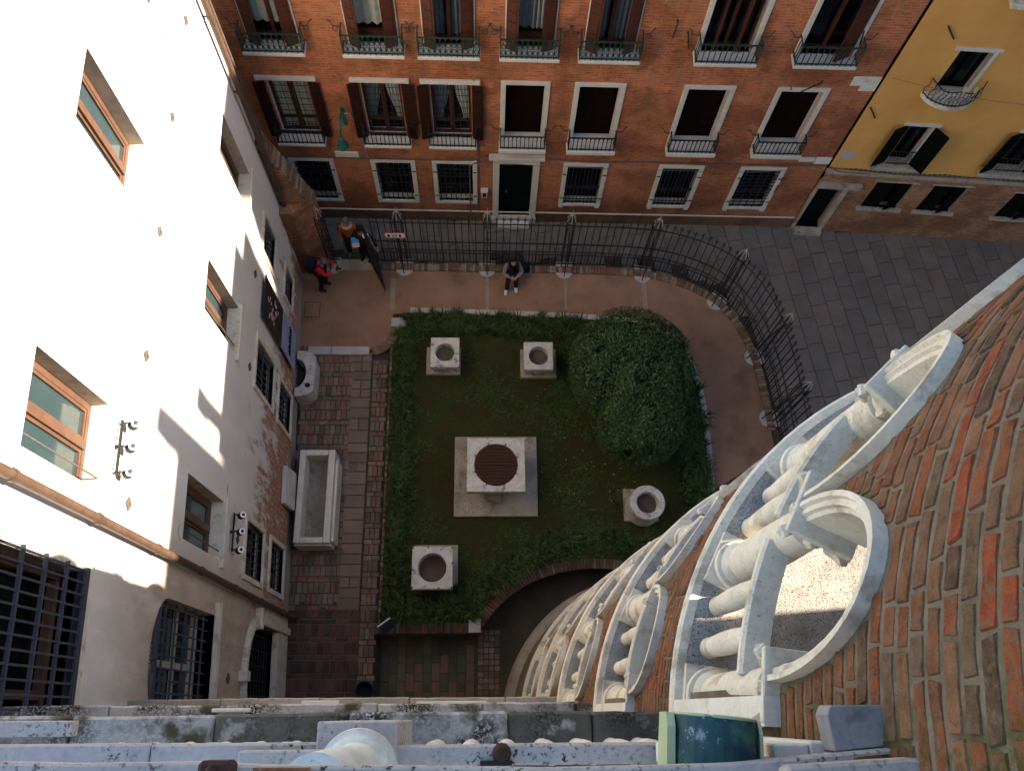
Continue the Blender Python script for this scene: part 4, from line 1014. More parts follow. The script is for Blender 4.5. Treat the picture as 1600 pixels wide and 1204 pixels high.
for k, zs in enumerate(SILL):
    r = rad(zs + .5)
    for j in range(18):
        cdeg = BAYC - 10 + 20 * j; bc = BAYC + 20 * j
        left_open, right_open = is_open(k, bc), is_open(k, bc - 20)
        if left_open or right_open:
            p = tp(cdeg, rad(zs) - .185, zs) - Vector((TC.x, TC.y, 0))
            s = obj('column', cs_, tw, p, radians(cdeg), smooth=True)
            obj('base', cb_, s, (0, 0, 0), smooth=True); q = obj('capital', cc_, s, (0, 0, 0), smooth=True); obj('abacus', ca_, s, (0, 0, 0), bevel=.006); s.scale = (1, 1, lv(zs)[0] / CAPH)
        if not left_open: continue
        for t in (-3.2, 3.2):
            p = tp(bc + t, rad(zs) - .15, zs) - Vector((TC.x, TC.y, 0)); obj('baluster', balm, tw, p, radians(bc + t), smooth=True)
        # handrail between the columns
        m = MB(); n = 8; ra, rb = rad(zs + 1) - .165, rad(zs + 1) - .035
        sec = [(ra, 0), (rb - .015, 0), (rb, .02), (rb, .05), (rb + .012, .06), (rb + .012, .10), (rb - .005, .115), (ra, .115)]
        vs = []
        for q in range(n + 1):
            dg_ = bc - 8.3 + 16.6 * q / n
            for rr, z in sec: vs.append(tp(dg_, rr, zs + .985 + z))
        S8 = len(sec); fs = [(q * S8 + i, (q + 1) * S8 + i, (q + 1) * S8 + (i + 1) % S8, q * S8 + (i + 1) % S8) for q in range(n) for i in range(S8)] + [tuple(range(S8)), tuple(range(n * S8, n * S8 + S8))[::-1]]
        m.add(vs, fs); tb(m, 'handrail', 'istrian')
        m = MB(); vs = []
        for row_ in AROWS:
            for t, f_, s_, o in row_: c_, o_, i_ = lv(zs); zz_ = zs + c_ + (i_ + (o_ - i_) * f_) * s_; vs.append(tp(bc + t, rad(zz_) + o - .02, zz_))
        fs = [(q * NP + i, q * NP + i + 1, (q + 1) * NP + i + 1, (q + 1) * NP + i) for q in range(len(AROWS) - 1) for i in range(NP - 1)]
        m.add(vs, fs); tb(m, 'arch', 'istrian')
for ob_ in list(tw.children):
    pass
# the stone pilasters where the tower meets the loggia
for zs in SILL:
    CAPZ = lv(zs)[0]; k = MB(); cols_ = [(173.5 + .483 * q, zs, zs + CAPZ) for q in range(7)]
    vs = []
    for d_, a_, b_ in cols_:
        for z in (a_, b_):
            for o_ in (.035, -.2): vs.append(tp(d_, rad(z) + o_, z))
    k.add([tp(173.5, rad(zs + CAPZ) + .04, zs + CAPZ + .006), tp(176.4, rad(zs + CAPZ) + .04, zs + CAPZ + .006), tp(176.4, rad(zs + CAPZ) - .3, zs + CAPZ + .006), tp(173.5, rad(zs + CAPZ) - .3, zs + CAPZ + .006)], [(0, 1, 2, 3)])
    k.add(vs, [f for q in range(6) for f in ((q * 4, q * 4 + 4, q * 4 + 6, q * 4 + 2), (q * 4 + 2, q * 4 + 6, q * 4 + 7, q * 4 + 3))] + [(0, 2, 3, 1), (24, 25, 27, 26)])
    tb(k, 'pilaster', 'istrian_clean')

# ------------------------------------------------------------ loggia below the camera
lg = thing('loggia', 'weathered white stone loggia front seen from above, with lichened sills and handrails', 'loggia', (0, 0, 0))
def lrow(name, h, py_front, py_back, mat, x0=-8, x1=1.25, th=.14, bev=.02, proud=0):
    z = CAMH - h; yf = ground(700, py_front, z).y + proud; yb = ground(700, py_back, z).y
    return MB().box(x0, x1, yb, yf, z - th, z).build(name, mat, lg, bevel=bev)
def lrun(name, h, pf, pb, mat, joints, th, bev):
    """one course of long blocks, butted with thin open joints at the given photo columns"""
    z = CAMH - h
    xs = [ground(q, pf, z).x for q in joints]
    for a_, b_ in zip(xs, xs[1:]):
        o_ = U(-.006, .006); m = MB(); yf = ground(700, pf, z).y + o_; yb = ground(700, pb, z).y; n = max(4, int((b_ - a_) / .12))
        top = [(a_ + .004 + (b_ - a_ - .008) * q / n, yf + U(-.006, .003) * (0 < q < n)) for q in range(n + 1)]
        m.prism([(a_ + .004, yb)] + [(b_ - .004, yb)] + top[::-1], z - th + o_, z + o_ * .5); m.build(name, 'dark_lichen_stone' if name == 'sill_block' and h < 7 and (a_ > .0 or -1.9 < a_ < -1.3) else mat, lg, bevel=bev)
lrun('cornice_block', 12.4, 1088, 1180, 'plinth_stone', (-60, 160, 345, 500, 640, 790, 905), .2, .015)
lrun('sill_block', 9.3, 1097, 1190, 'lichen_stone', (-160, 30, 170, 390, 590, 755, 900, 985), .18, .018)
lrun('sill_block', 6.2, 1112, 1200, 'lichen_stone', (-160, 111, 336, 545, 793, 925, 1062, 1130), .20, .018)
z5 = CAMH - 5.1; yf = ground(700, 1163, z5).y; yb = ground(700, 1196, z5).y
for p0_, p1_, o_ in ((-900, -120, .02), (-119, 232, .022), (233.5, 498, .018), (612, 781, .0), (782.5, 1031, .003), (1032.5, 1066, -.002)):
    MB().box(ground(p0_, 1180, z5).x, ground(p1_, 1180, z5).x, yb, yf + o_, z5 - .13, z5 + o_ * .1).build('handrail', 'rail_stone', lg, bevel=.012)
z6 = CAMH - 6.2
for px in (85, 148, 213, 279, 344, 410, 470, 670, 733, 797, 862, 927, 990, 1040):
    p = ground(px, 1158, z5 - .12); o = obj('baluster', balm, lg, (p.x, (yf + yb) / 2 - .005, z6), smooth=True); o.scale = (.95, .95, .99)
p = ground(556, 1190, z5); s_ = .215
MB().box(p.x - s_, p.x + s_, yb - .16, yf + .125, z6, z5 + .03).build('pedestal', 'rail_stone', lg, bevel=.01)
cp = MB(); cp.lathe([(.20, 0), (.215, .03), (.21, .06), (.18, .07), (.165, .09), (.175, .11), (.178, .13), (.16, .15), (.145, .16), (.14, .2), (.14, 1.3)], 36)
cp.build('column', 'istrian_clean', lg, (p.x + .02, (yf + yb) / 2 - .07, z5 + .03), smooth=True)
a_, b_ = ground(372, 1172, z5 + .12), ground(588, 1194, z5 + .12)
MB().box(a_.x, b_.x - .04, b_.y, a_.y, z5 + .002, z5 + .12).build('loose_slab', 'rail_stone', lg, bevel=.01)
a_, b_ = ground(-10, 1126, z6 + .12), ground(108, 1150, z6 + .12)
MB().box(a_.x - 1, b_.x, b_.y, a_.y, z6 + .002, z6 + .12).build('repair_block', 'rail_stone', lg, bevel=.008)
for px, py, w_, t_, z_ in ((330, 1106, 60, 6, CAMH - 9.28), (470, 1094, 60, 6, CAMH - 12.38), (650, 1095, 110, 5, CAMH - 12.38)):
    a_, b_ = ground(px, py, z_ + .06), ground(px + w_, py + t_, z_ + .06)
    MB().box(a_.x, b_.x, b_.y, a_.y, z_ + .002, z_ + .06).build('repair_block', 'istrian_clean', lg, bevel=.008)
# next sill up, bending round to the tower
z3 = 19.0
pts = [(-60, 1189), (120, 1193), (300, 1190), (420, 1196), (600, 1196), (850, 1200), (1060, 1195), (1190, 1188), (1340, 1173), (1440, 1164), (1445, 1172), (1340, 1182), (1300, 1260), (-60, 1260)]
MB().prism(gp(pts, z3), z3 - .10, z3).build('upper_sill', 'rail_stone', lg, bevel=.01)
z3b = 19.16
MB().prism(gp([(1232, 1196), (1420, 1184), (1640, 1181), (1640, 1260), (1220, 1260)], z3b), z3b - .09, z3b).build('upper_sill', 'rail_stone', lg, bevel=.01)
MB().prism(gp([(1200, 1198), (1345, 1180), (1450, 1170), (1640, 1172), (1640, 1230), (1200, 1230)], 18.93), 18.5, 18.93).build('brick_ledge', 'worn_brick', lg)
MB().prism(gp([(395, 1199), (480, 1199), (480, 1230), (395, 1230)], 19.05), 18.9, 19.05).build('brick_ledge', 'worn_brick', lg)
# the pale face under it and the brick course below
a_ = ground(1060, 1142, 17.2)
for x0_, x1_, o_ in ((.98, 1.10, 0), (1.102, 1.18, .006), (1.182, 1.27, -.004)): MB().box(x0_, x1_, -.6, -.098 + o_, 17.0, 18.84 + o_).build('parapet_block', 'istrian_clean', lg, bevel=.006)
MB().prism([(ground(1052, 1140, 17.5).x, -.14), (1.42, -.14), (1.52, -.24), (1.52, -.6), (ground(1052, 1140, 17.5).x, -.6)], 17.0, 18.80).build('parapet', 'istrian_clean', lg, bevel=.01)
MB().box(-7, 1.2, -3, -.75, 0, 15.6).build('inner_wall', 'plinth_stone', lg)
for z0, z1 in ((0, 9.4), (9.8, 12.4), (12.9, 15.5)): MB().box(-7, 1.0, -.74, -.45, z0, z1).build('spandrel', 'plinth_stone', lg)
for i_ in range(16):
    x_ = .66 + i_ * .052
MB().box(-.05, -.02, 0, .01, 0, .01) if 0 else None

# ============================================================ OBJECTS
# ------------------------------------------------------------ garden wall stub and iron fence
gw = thing('garden_wall', 'old brick wall stub with a sloping brick coping between white wall and fence', 'wall', (0, 0, 0))
k = MB(); k.prism([(-5.6, 12.45), (-4.38, 12.45), (-4.40, 12.12), (-4.85, 11.72), (-5.6, 11.72)], 0, 3.15)
k.build('wall', 'worn_brick', gw)
cbr = variants('brick', 'kerb_brick', .075, .42, .09, 4)
for q in range(26):
    t = q / 25; x = -5.14 + .74 * t; z = 5.60 - 2.42 * t
    o = put(cbr, 'brick', gw, x, 12.22, z, 0, 1, 1); o.rotation_euler = (0, radians(73), 0)
k = MB(); k.prism([(-5.6, 3.15), (-4.42, 3.15), (-5.18, 5.55), (-5.6, 5.55)], -12.43, -12.04, Matrix(((1, 0, 0, 0), (0, 0, -1, 0), (0, 1, 0, 0), (0, 0, 0, 1)))); k.build('gable', 'worn_brick', gw)

fe = thing('iron_fence', 'black wrought iron fence with spear tops curving round the courtyard', 'fence', (0, 0, 0))
FS = resample(FC, .05); FL = len(FS) * .05
def fat(d):
    i = max(0, min(len(FS) - 2, int(d / .05))); a, b = FS[i], FS[i + 1]; t = (b - a).normalized(); return a + (b - a) * ((d / .05) - i), t
def fence_dist(px, py):
    p = ground(px, py); p = Vector((p.x, p.y)); return min(range(len(FS)), key=lambda i: (FS[i] - p).length) * .05
GAP0, GAP1 = fence_dist(530, 418), fence_dist(592, 419)
POSTS = [fence_dist(*q) for q in ((520, 417), (633, 419), (760, 422), (880, 424), (1003, 428), (1120, 470), (1176, 560), (1192, 655), (1215, 745))]
OFF = .16   # the fence stands just outside the kerb
bar = MB(); bar.box(-.011, .011, -.011, .011, .10, 2.40); bar.tube([(0, 0, 2.38), (0, 0, 2.46), (0, 0, 2.56)], [.012, .022, .002], 5)
for s_ in (-1, 1): bar.tube([(0, 0, 2.36), (s_ * .045, 0, 2.40), (s_ * .05, 0, 2.46), (s_ * .035, 0, 2.47)], .008, 4)
barm = bar.mesh('bar', 'dark_iron'); nb_ = 0
d = .05
while d < FL - .1:
    if not (GAP0 < d < GAP1) and min(abs(d - q) for q in POSTS) > .13 and nb_ < 110:
        p, t = fat(d); n = Vector((-t.y, t.x)); p = p + n * OFF
        obj('bar', barm, fe, (p.x, p.y, 0), math.atan2(t.y, t.x)); nb_ += 1
    d += .185
def fence_rail(z, r, d0, d1, zig=False):
    m = MB(); P = []; n = max(2, int((d1 - d0) / .12))
    for q in range(n + 1):
        p, t = fat(d0 + (d1 - d0) * q / n); nn = Vector((-t.y, t.x)); p = p + nn * (OFF + (.0 if not zig else 0)); P.append((p.x, p.y, z + (.05 * (-1) ** q if zig else 0)))
    m.tube(P, r, 4); return m
for d0, d1 in ((0.05, GAP0), (GAP1, FL - .1)):
    for z, r in ((.14, .018), (.62, .016), (.80, .014), (1.22, .024), (2.18, .022)): fence_rail(z, r, d0, d1).build('rail', 'dark_iron', fe)
    m = MB(); q = d0 + .05
    while q < d1 - .05:
        p, t = fat(q); nn = Vector((-t.y, t.x)); p = p + nn * OFF
        m.tube([(p.x + t.x * .045 * cos(a * pi / 3), p.y + t.y * .045 * cos(a * pi / 3), .71 + .055 * sin(a * pi / 3)) for a in range(7)], .008, 4); q += .135
    m.build('scroll_band', 'green_iron', fe, stuff=True)
    # dense lower guard
    m = MB(); q = d0 + .03
    while q < d1 - .05:
        p, t = fat(q); nn = Vector((-t.y, t.x)); p = p + nn * OFF; m.box(p.x - .006, p.x + .006, p.y - .006, p.y + .006, .12, .62); q += .0925
    m.build('guard_rods', 'dark_iron', fe, stuff=True)
for i, dd in enumerate(POSTS):
    p, t = fat(dd); n = Vector((-t.y, t.x)); rz = math.atan2(t.y, t.x)
    po = MB()
    for sx in (-.09, .09):
        for sy in (-.07, .13): po.box(sx - .013, sx + .013, OFF + sy - .013, OFF + sy + .013, 0, 2.42)
    for z in (.3, 1.22, 2.18): frame = [(-.09, OFF - .07, z), (.09, OFF - .07, z), (.09, OFF + .13, z), (-.09, OFF + .13, z), (-.09, OFF - .07, z)]; po.tube(frame, .012, 4)
    for z in (2.3, 2.05): po.tube([(.10 * cos(a * pi / 6), OFF + .03 + .10 * sin(a * pi / 6), z) for a in range(13)], .010, 4)
    po.tube([(0, OFF - .03, 1.9), (0, -.02, 1.2), (0, -.14, .5), (0, -.22, .05)], .016, 5)
    pm = po.build('post', 'dark_iron', fe, (p.x, p.y, 0), rz)
    cr = MB()
    for a in range(6):
        an = a * pi / 3 + .5; cr.tube([(.12 * cos(an), OFF + .03 + .12 * sin(an), 2.42), (.11 * cos(an), OFF + .03 + .11 * sin(an), 2.52), (.05 * cos(an), OFF + .03 + .05 * sin(an), 2.66), (0, OFF + .03, 2.72)], .009, 4)
    cr.tube([(0, OFF + .03, 2.68), (0, OFF + .03, 2.92)], [.012, .003], 4); cr.build('crown', 'pale_metal', pm)
    fo = MB(); R0_ = .25; fo.prism([(R0_ * cos(a * pi / 14) * 1.0, -.02 - R0_ * sin(a * pi / 14)) for a in range(15)], 0, .075); fo.box(-.24, .24, .02, .26, 0, .07)
    fo.build('footing', 'kerb_stone', pm, (0, 0, 0), bevel=.01)
# brick kerb along the fence
KB = resample(FC, .085)
kf = struct(MB().box(-.01, .01, 12, 12.01, -.2, -.1).build('fence_kerb', 'paving_joint')); nk = 0
for a, b in zip(KB, KB[1:]):
    dd = fence_dist_v = None
    d = b - a
    L = (a - FS[0]).length
    if GAP0 * .9 < (a.x - FS[0].x) < GAP1 and a.y > 11.5: continue
    if nk < 170: put(kb, 'brick', kf, a.x, a.y, .10, math.atan2(d.y, d.x), .95, .85); nk += 1
p0, _ = fat(GAP0); p1, _ = fat(GAP1)
struct(MB().box(p0.x - .05, p1.x + .05, p0.y - .12, p0.y + .22, -.1, .045).build('threshold', 'plinth_stone', bevel=.01))
# open gate leaf
ga = thing('gate_leaf', 'tall iron gate leaf standing open into the courtyard', 'gate', (0, 0, 0)); h0 = ground(580, 412); h1 = ground(602, 455)
ga.location = (h0.x, h0.y, 0); v = h1 - h0; ga.rotation_euler = (0, 0, math.atan2(v.y, v.x)); Lg = v.length
for q in range(9): m = MB(); x = Lg * q / 8; m.box(x - .012, x + .012, -.012, .012, .06, 2.25); m.build('bar', 'dark_iron', ga)
for z in (.1, .35, .95, 1.25, 2.1): MB().box(-.01, Lg + .01, -.018, .018, z, z + .035).build('rail', 'dark_iron', ga)
MB().box(0, Lg, -.006, .006, .12, .93).build('kick_panel', 'dark_iron', ga)
MB().tube([(0, 0, 2.25), (Lg * .4, 0, 2.5), (Lg, 0, 2.3)], .014, 5).build('top_rail', 'cable_grey', ga)
sg_ = thing('notice_plate', 'small white notice plate with red rim fixed high on the fence by the gate', 'sign', (0, 0, 0)); p = ground(617, 373, 1.75); sg_.location = (p.x, 11.95, 1.62)
MB().box(-.275, .275, 0, .02, .01, .25).build('rim', 'red_paint', sg_); MB().box(-.26, .26, -.006, -.0005, .025, .235).build('plate', 'white_paint', sg_)
m = MB()
for x, w_ in ((-.17, .07), (-.075, .02), (-.035, .02), (.005, .02), (.045, .02), (.13, .06)): m.box(x - w_ / 2, x + w_ / 2, -.012, -.0065, .07, .19)
m.build('printed_marks', 'black_ink', sg_)
# ------------------------------------------------------------ wellheads
def well(label, px_base, px_top, zt, name='stone_wellhead', hole=.62, kind='square', mat='well_stone'):
    """px_*: (x0,y0,x1,y1) in the photograph, base on the lawn and square rim at height zt"""
    b0, b1 = ground(px_base[0], px_base[3]), ground(px_base[2], px_base[1]); t0, t1 = ground(px_top[0], px_top[3], zt), ground(px_top[2], px_top[1], zt)
    cx_, cy_ = (t0.x + t1.x) / 2, (t0.y + t1.y) / 2; wx, wy = t1.x - t0.x, t1.y - t0.y
    t = thing(name, label, 'wellhead', (cx_, cy_, 0), 0, 'carved wellheads on the lawn')
    MB().box(b0.x - cx_, b1.x - cx_, b0.y - cy_, b1.y - cy_, -.05, .12).build('plinth', 'plinth_stone', t, bevel=.02)
    R1 = min(wx, wy) / 2 * hole; n = 40; m = MB()
    if kind == 'square':
        # rim: square slab with a round mouth
        def sq(a): c, s = cos(a), sin(a); q = 1 / max(abs(c), abs(s)); return (wx / 2 * c * q, wy / 2 * s * q)
        A = [2 * pi * q / n for q in range(n)]; zr = zt - .20
        vs = [(*sq(a), zt) for a in A] + [(R1 * cos(a), R1 * sin(a), zt) for a in A] + [(R1 * cos(a), R1 * sin(a), .3) for a in A] + [(*sq(a), zr) for a in A] + [(min(wx, wy) * .46 * cos(a), min(wx, wy) * .46 * sin(a), zr - .05) for a in A] + [(min(wx, wy) * .40 * cos(a), min(wx, wy) * .40 * sin(a), .12) for a in A]
        rows = [(2, 1), (1, 0), (0, 3), (3, 4), (4, 5)]
        m.add(vs, [(a * n + q, a * n + (q + 1) % n, b * n + (q + 1) % n, b * n + q) for a, b in rows for q in range(n)])
        bd = m.build('body', mat, t, bevel=.015)
        for sx in (-1, 1):
            for sy in (-1, 1): k = MB(); k.lathe([(0, .012), (.03, .012), (.045, 0), (.03, -.01)], 8, (sx * wx * .42, sy * wy * .42, zt)); k.build('corner_stud', mat, bd)
        # carved corner leaves
        k = MB()
        for sx in (-1, 1):
            for sy in (-1, 1): k.tube([(sx * wx * .30, sy * wy * .30, .3), (sx * wx * .36, sy * wy * .36, zt - .4), (sx * wx * .44, sy * wy * .44, zt - .19)], [.07, .09, .05], 6)
        k.build('carving', mat, t)
    else:
        Ro = min(wx, wy) / 2; m.lathe([(R1, .3), (R1, zt - .02), (R1 + .02, zt), (Ro - .02, zt), (Ro, zt - .04), (Ro * .98, zt * .6), (Ro * .92, .3), (Ro * 1.02, .12)], 40); m.build('body', mat, t, smooth=True)
    k = MB(); k.lathe([(0, 0), (R1, 0)], n, (0, 0, .58)); k.build('fill', 'well_fill', t)
    return t, R1
w1, r1 = well('smaller square wellhead with green weeds growing in its mouth, upper left of the lawn', (666, 545, 720, 587), (672, 527, 718, 573), .80, hole=.66)
w2, r2 = well('square wellhead on a rough brown plinth, beside the big round bush', (813, 548, 868, 592), (819, 534, 864, 577), .80, hole=.66)
w3, r3 = well('large central wellhead closed by a rusty iron grid on a broad stone slab', (709, 684, 838, 808), (729, 684, 820, 768), 1.12, hole=.78)
w4, r4 = well('round cylindrical wellhead on a square base, right of the lawn near the tower', (975, 765, 1025, 815), (984, 757, 1040, 812), .85, hole=.60, kind='round')
w5, r5 = well('square wellhead with holes drilled round its rim, lowest on the lawn', (646, 852, 716, 915), (642, 853, 708, 920), .95, hole=.69)
gr = MB(); gr.lathe([(0, 0), (r3 * .97, 0), (r3 * .97, .015), (0, .016)], 40, (0, 0, 1.09)); g1 = gr.build('cover', 'rusty_iron', w3)
m = MB()
for q in range(-6, 7):
    x = r3 * q / 6.6; hh = sqrt(max(0.001, r3 ** 2 - x * x)) * .97
    m.box(x - .009, x + .009, -hh, hh, 1.107, 1.125); m.box(-hh, hh, x - .009, x + .009, 1.1255, 1.14)
m.box(-r3, r3, -.018, .018, 1.141, 1.16); m.build('grid', 'rusty_iron', g1)
m = MB()
for a in range(8): an = a * pi / 4 + .35; m.tube([(r3 * cos(an), r3 * sin(an), 1.14), (r3 * 1.1 * cos(an), r3 * 1.1 * sin(an), 1.14)], .012, 4)
m.build('lug', 'rusty_iron', g1)
m = MB()
for sx, sy in ((-.43, .43), (.43, .43), (-.43, -.43), (.43, -.43), (-.1, .44), (.44, .1), (-.44, -.05), (.15, -.44)):
    m.lathe([(0, .0), (.022, .0)], 8, (sx * 1.1, sy * 1.1, .952))
m.build('drill_hole', 'grate_hole', w5)
st_ = MB(); st_.lathe([(.105, -.22), (.12, -.2), (.12, .2), (.10, .22)], 16, M=Matrix.Rotation(radians(90), 4, 'Y')); p = ground(778, 776, .22)
o = st_.build('stone_drum', 'plinth_stone', None, (p.x - .1, p.y, .24), radians(-28), smooth=True); tag(o, 'short stone drum lying on the slab at the foot of the central wellhead', 'stone')
def leaves(m, cx_, cy_, cz_, n, r, size, flat=.5):
    for _ in range(n):
        a, q = U(0, 2 * pi), r * sqrt(rnd()); x, y, z = cx_ + q * cos(a), cy_ + q * sin(a), cz_ + U(0, .08)
        s_ = size * U(.6, 1.2); b = U(0, 2 * pi); dx, dy = cos(b) * s_, sin(b) * s_
        m.add([(x - dx, y - dy, z + U(-.02, .02)), (x + dy * .5, y - dx * .5, z + s_ * flat), (x + dx, y + dy, z + U(-.02, .02)), (x - dy * .5, y + dx * .5, z + s_ * flat * .6)], [(0, 1, 2, 3)])
    return m
m = leaves(MB(), w1.location.x + .1, w1.location.y - .02, .5, 260, r1 * .65, .045)
tag(m.build('weeds', 'clover_leaf'), 'tuft of green weeds growing inside the upper left wellhead', 'plant')
# half wellhead against the white wall
hw_ = thing('broken_wellhead', 'broken half wellhead of white stone pushed against the white wall', 'wellhead', (0, 0, 0)); p = ground(464, 583, .62); hw_.location = (p.x - .03, p.y, -.1)
m = MB(); n = 20; zt = .74; ow, oh = .48, .62
def osq(a): c, s = cos(a), sin(a); q = min(1 / max(abs(c) / ow, abs(s) / oh, .001), .66); return (c * q, s * q)
A = [-pi / 2 + pi * q / n for q in range(n + 1)]
rows = [[(.26 * cos(a), .40 * sin(a), zt) for a in A], [(.26 * cos(a), .40 * sin(a), .1) for a in A], [(*osq(a), 0) for a in A], [(*osq(a), zt - .22) for a in A], [(osq(a)[0] * 1.04, osq(a)[1] * 1.03, zt - .15) for a in A], [(osq(a)[0] * 1.04, osq(a)[1] * 1.03, zt) for a in A]]
vs = [q for r_ in rows for q in r_]; N1 = n + 1
m.add(vs, [(a * N1 + q, a * N1 + q + 1, b * N1 + q + 1, b * N1 + q) for a, b in ((1, 0), (0, 5), (5, 4), (4, 3), (3, 2)) for q in range(n)]); m.build('body', 'well_stone', hw_, bevel=.01)
k = MB(); k.lathe([(0, .003), (.07, .003)], 12, (.33, -.34, zt)); k.build('hole', 'grate_hole', hw_)
k = MB(); k.lathe([(0, 0), (.25, 0)], 16, (0.02, 0, .25)); k.build('water', 'glass_teal', hw_)
# stone trough (old sarcophagus)
a_, b_ = ground(457, 848, .72), ground(524, 702, .72)
tr = thing('stone_trough', 'long white stone trough, empty and damp inside, against the white wall', 'trough', ((a_.x + b_.x) / 2, (a_.y + b_.y) / 2, -.1))
hx, hy = (b_.x - a_.x) / 2, (b_.y - a_.y) / 2
m = MB(); t_ = .15
m.box(-hx, -hx + t_, -hy, hy, .0, .82); m.box(hx - t_ - .02, hx, -hy, hy, .0, .82); m.box(-hx + t_, hx - t_ - .02, -hy, -hy + t_, 0, .82); m.box(-hx + t_, hx - t_ - .02, hy - t_, hy, 0, .82)
m.build('body', 'istrian_clean', tr, bevel=.025)
MB().box(-hx + t_, hx - t_ - .02, -hy + t_, hy - t_, .0, .22).build('floor', 'plinth_stone', tr)
MB().box(hx + .001, hx + .07, -hy + .06, hy - .22, 0, .68).build('side_slab', 'istrian_clean', tr, bevel=.015)
m = MB(); m.box(-hx - .0, hx, -hy - .04, -hy - .001, 0, .70); m.build('end_slab', 'istrian_clean', tr, bevel=.01)
# slab leaning on the white wall
q0 = ML @ Vector((5.25, -.10, 1.0)); o = MB().prism([(-.47, -.42), (.40, -.46), (.48, -.36), (.48, .38), (.34, .44), (-.46, .42)], -.05, .05, Matrix(((1, 0, 0, 0), (0, 0, 1, 0), (0, 1, 0, 0), (0, 0, 0, 1)))).build('relief_slab', 'istrian_clean', None, q0, LRZ, bevel=.012)
o.rotation_euler = (radians(-5), 0, LRZ); tag(o, 'broken white stone slab fixed upright on the white wall above the trough', 'stone slab')
# banner
q0 = ML @ Vector((8.85, -.10, 1.0)); bn = thing('banner', 'long hanging banner, dark above and lavender below with black lettering, on the white wall', 'banner', q0, LRZ)
MB().box(-.50, .50, -.012, .0, 1.62, 3.3).build('upper_panel', 'banner_dark', bn); MB().box(-.50, .50, -.012, .0, .05, 1.615).build('lower_panel', 'banner_blue', bn)
m = MB()
for q in range(9): x = -.36 + q * .085; m.tube([(x, -.016, .62), (x + .02, -.016, .80 + .05 * (q % 3)), (x + .05, -.016, .64), (x + .06, -.016, .85)], .014, 4)
m.build('lettering', 'black_ink', bn)
m = MB()
for q in range(26): x, z = U(-.3, .3), U(2.1, 3.1); m.box(x - .04, x + .04, -.016, -.0125, z - .03, z + .03)
m.build('printed_picture', 'pink_print', bn)
m = MB(); m.tube([(-.53, -.0, 3.33), (.53, 0, 3.33)], .02, 6); m.build('rod', 'dark_iron', bn)
# spotlight racks
for u_, z_, lb in ((3.33, 10.93, 'upper rack of three small spotlights, sunlit, beside the tall casement window'), (3.30, 5.42, 'lower rack of three small spotlights in the shade beside the recessed window')):
    sp = thing('spotlight_rack', lb, 'spotlight', ML @ Vector((u_, 0, z_)), LRZ, 'spotlight racks on the white wall')
    m = MB(); m.tube([(-.37, -.06, .02), (.37, -.06, .02)], .012, 6); m.tube([(-.37, -.06, -.03), (.37, -.06, -.03)], .012, 6)
    for q in range(14): m.box(-.35 + q * .053, -.335 + q * .053, -.07, -.05, -.04, .03)
    m.box(-.02, .02, -.04, 0, -.02, .02); m.build('bar', 'dark_iron', sp)
    for x in (-.33, .02, .34):
        m = MB(); Mx = Matrix.Translation((x, -.17, -.12)) @ Matrix.Rotation(radians(35), 4, 'X')
        m.tube([(x, -.08, -.03), (x, -.16, -.09)], .018, 6); m.lathe([(.02, .09), (.045, .08), (.062, -.02), (.07, -.05), (.07, -.06), (.056, -.062)], 16, M=Mx)
        h_ = m.build('spotlight', 'dark_iron', sp, smooth=True); m = MB(); m.lathe([(0, .05), (.055, .05), (.06, .082), (0, .088)], 16, M=Mx); m.build('lens', 'lens_glass', h_)
# street lamp on the brick house
lm = thing('street_lamp', 'green bracket street lamp with a bell shade on the brick house', 'lamp', MR @ Vector((-3.45, 0, 0)), AR)
m = MB(); m.tube([(0, 0, 4.80), (0, -.15, 4.95), (0, -.40, 5.0), (-.01, -.58, 4.86), (-.02, -.63, 4.62)], [.03, .03, .035, .035, .03], 8); m.box(-.05, .05, -.02, 0, 4.3, 4.95)
m.build('bracket', 'lamp_green', lm, smooth=True)
m = MB(); m.lathe([(.02, .28), (.05, .26), (.075, .16), (.08, .10), (.115, .02), (.14, -.06), (.145, -.08), (.12, -.08)], 20, (-.02, -.64, 4.38)); m.build('shade', 'lamp_green', lm, smooth=True)
m = MB(); m.lathe([(.0, -.16), (.10, -.15), (.125, -.081), (0, -.08)], 16, (-.02, -.64, 4.38)); m.build('globe', 'pale_metal', lm, smooth=True)
m = MB(); m.tube([(.03, -.02, 4.75), (.16, -.03, 4.76), (.30, -.03, 4.2), (.38, -.03, 3.05)], .016, 5); m.build('conduit', 'pale_metal', lm)
# washing and line on the ochre house
MY = Matrix.Translation(YO) @ Matrix.Rotation(AY, 4, 'Z')
m = MB(); m.tube([(-.0, -.25, 6.75), (2.0, -.5, 6.55), (5, -.5, 6.3), (9, -.4, 6.4)], .006, 4); m.v = [MY @ Vector(v) for v in m.v]; tag(m.build('clothes_line', 'cable_grey'), 'thin clothes line strung along the ochre house front', 'line')
m = MB(); vs = []
for j in range(7):
    for i in range(7): vs.append((2.12 + i * .09, -.5 + .05 * sin(i * 1.7 + j * .6), 8.75 - j * .09 - .02 * abs(i - 3)))
m.add(vs, [(j * 7 + i, j * 7 + i + 1, j * 7 + i + 8, j * 7 + i + 7) for j in range(6) for i in range(6)]); m.v = [MY @ Vector(v) for v in m.v]
tag(m.build('hanging_cloth', 'purple_cloth'), 'purple cloth hung out to dry on the ochre house', 'cloth')
m = MB()
for x, lb_ in ((1.62, 'left of the two pale pegs on the line at the bow balcony'), (1.86, 'right of the two pale pegs on the line at the bow balcony')):
    m = MB(); m.box(x, x + .05, -.42, -.36, 6.62, 6.75); m.v = [MY @ Vector(v) for v in m.v]; tag(m.build('clothes_peg', 'cream_paint'), lb_, 'clothes peg')
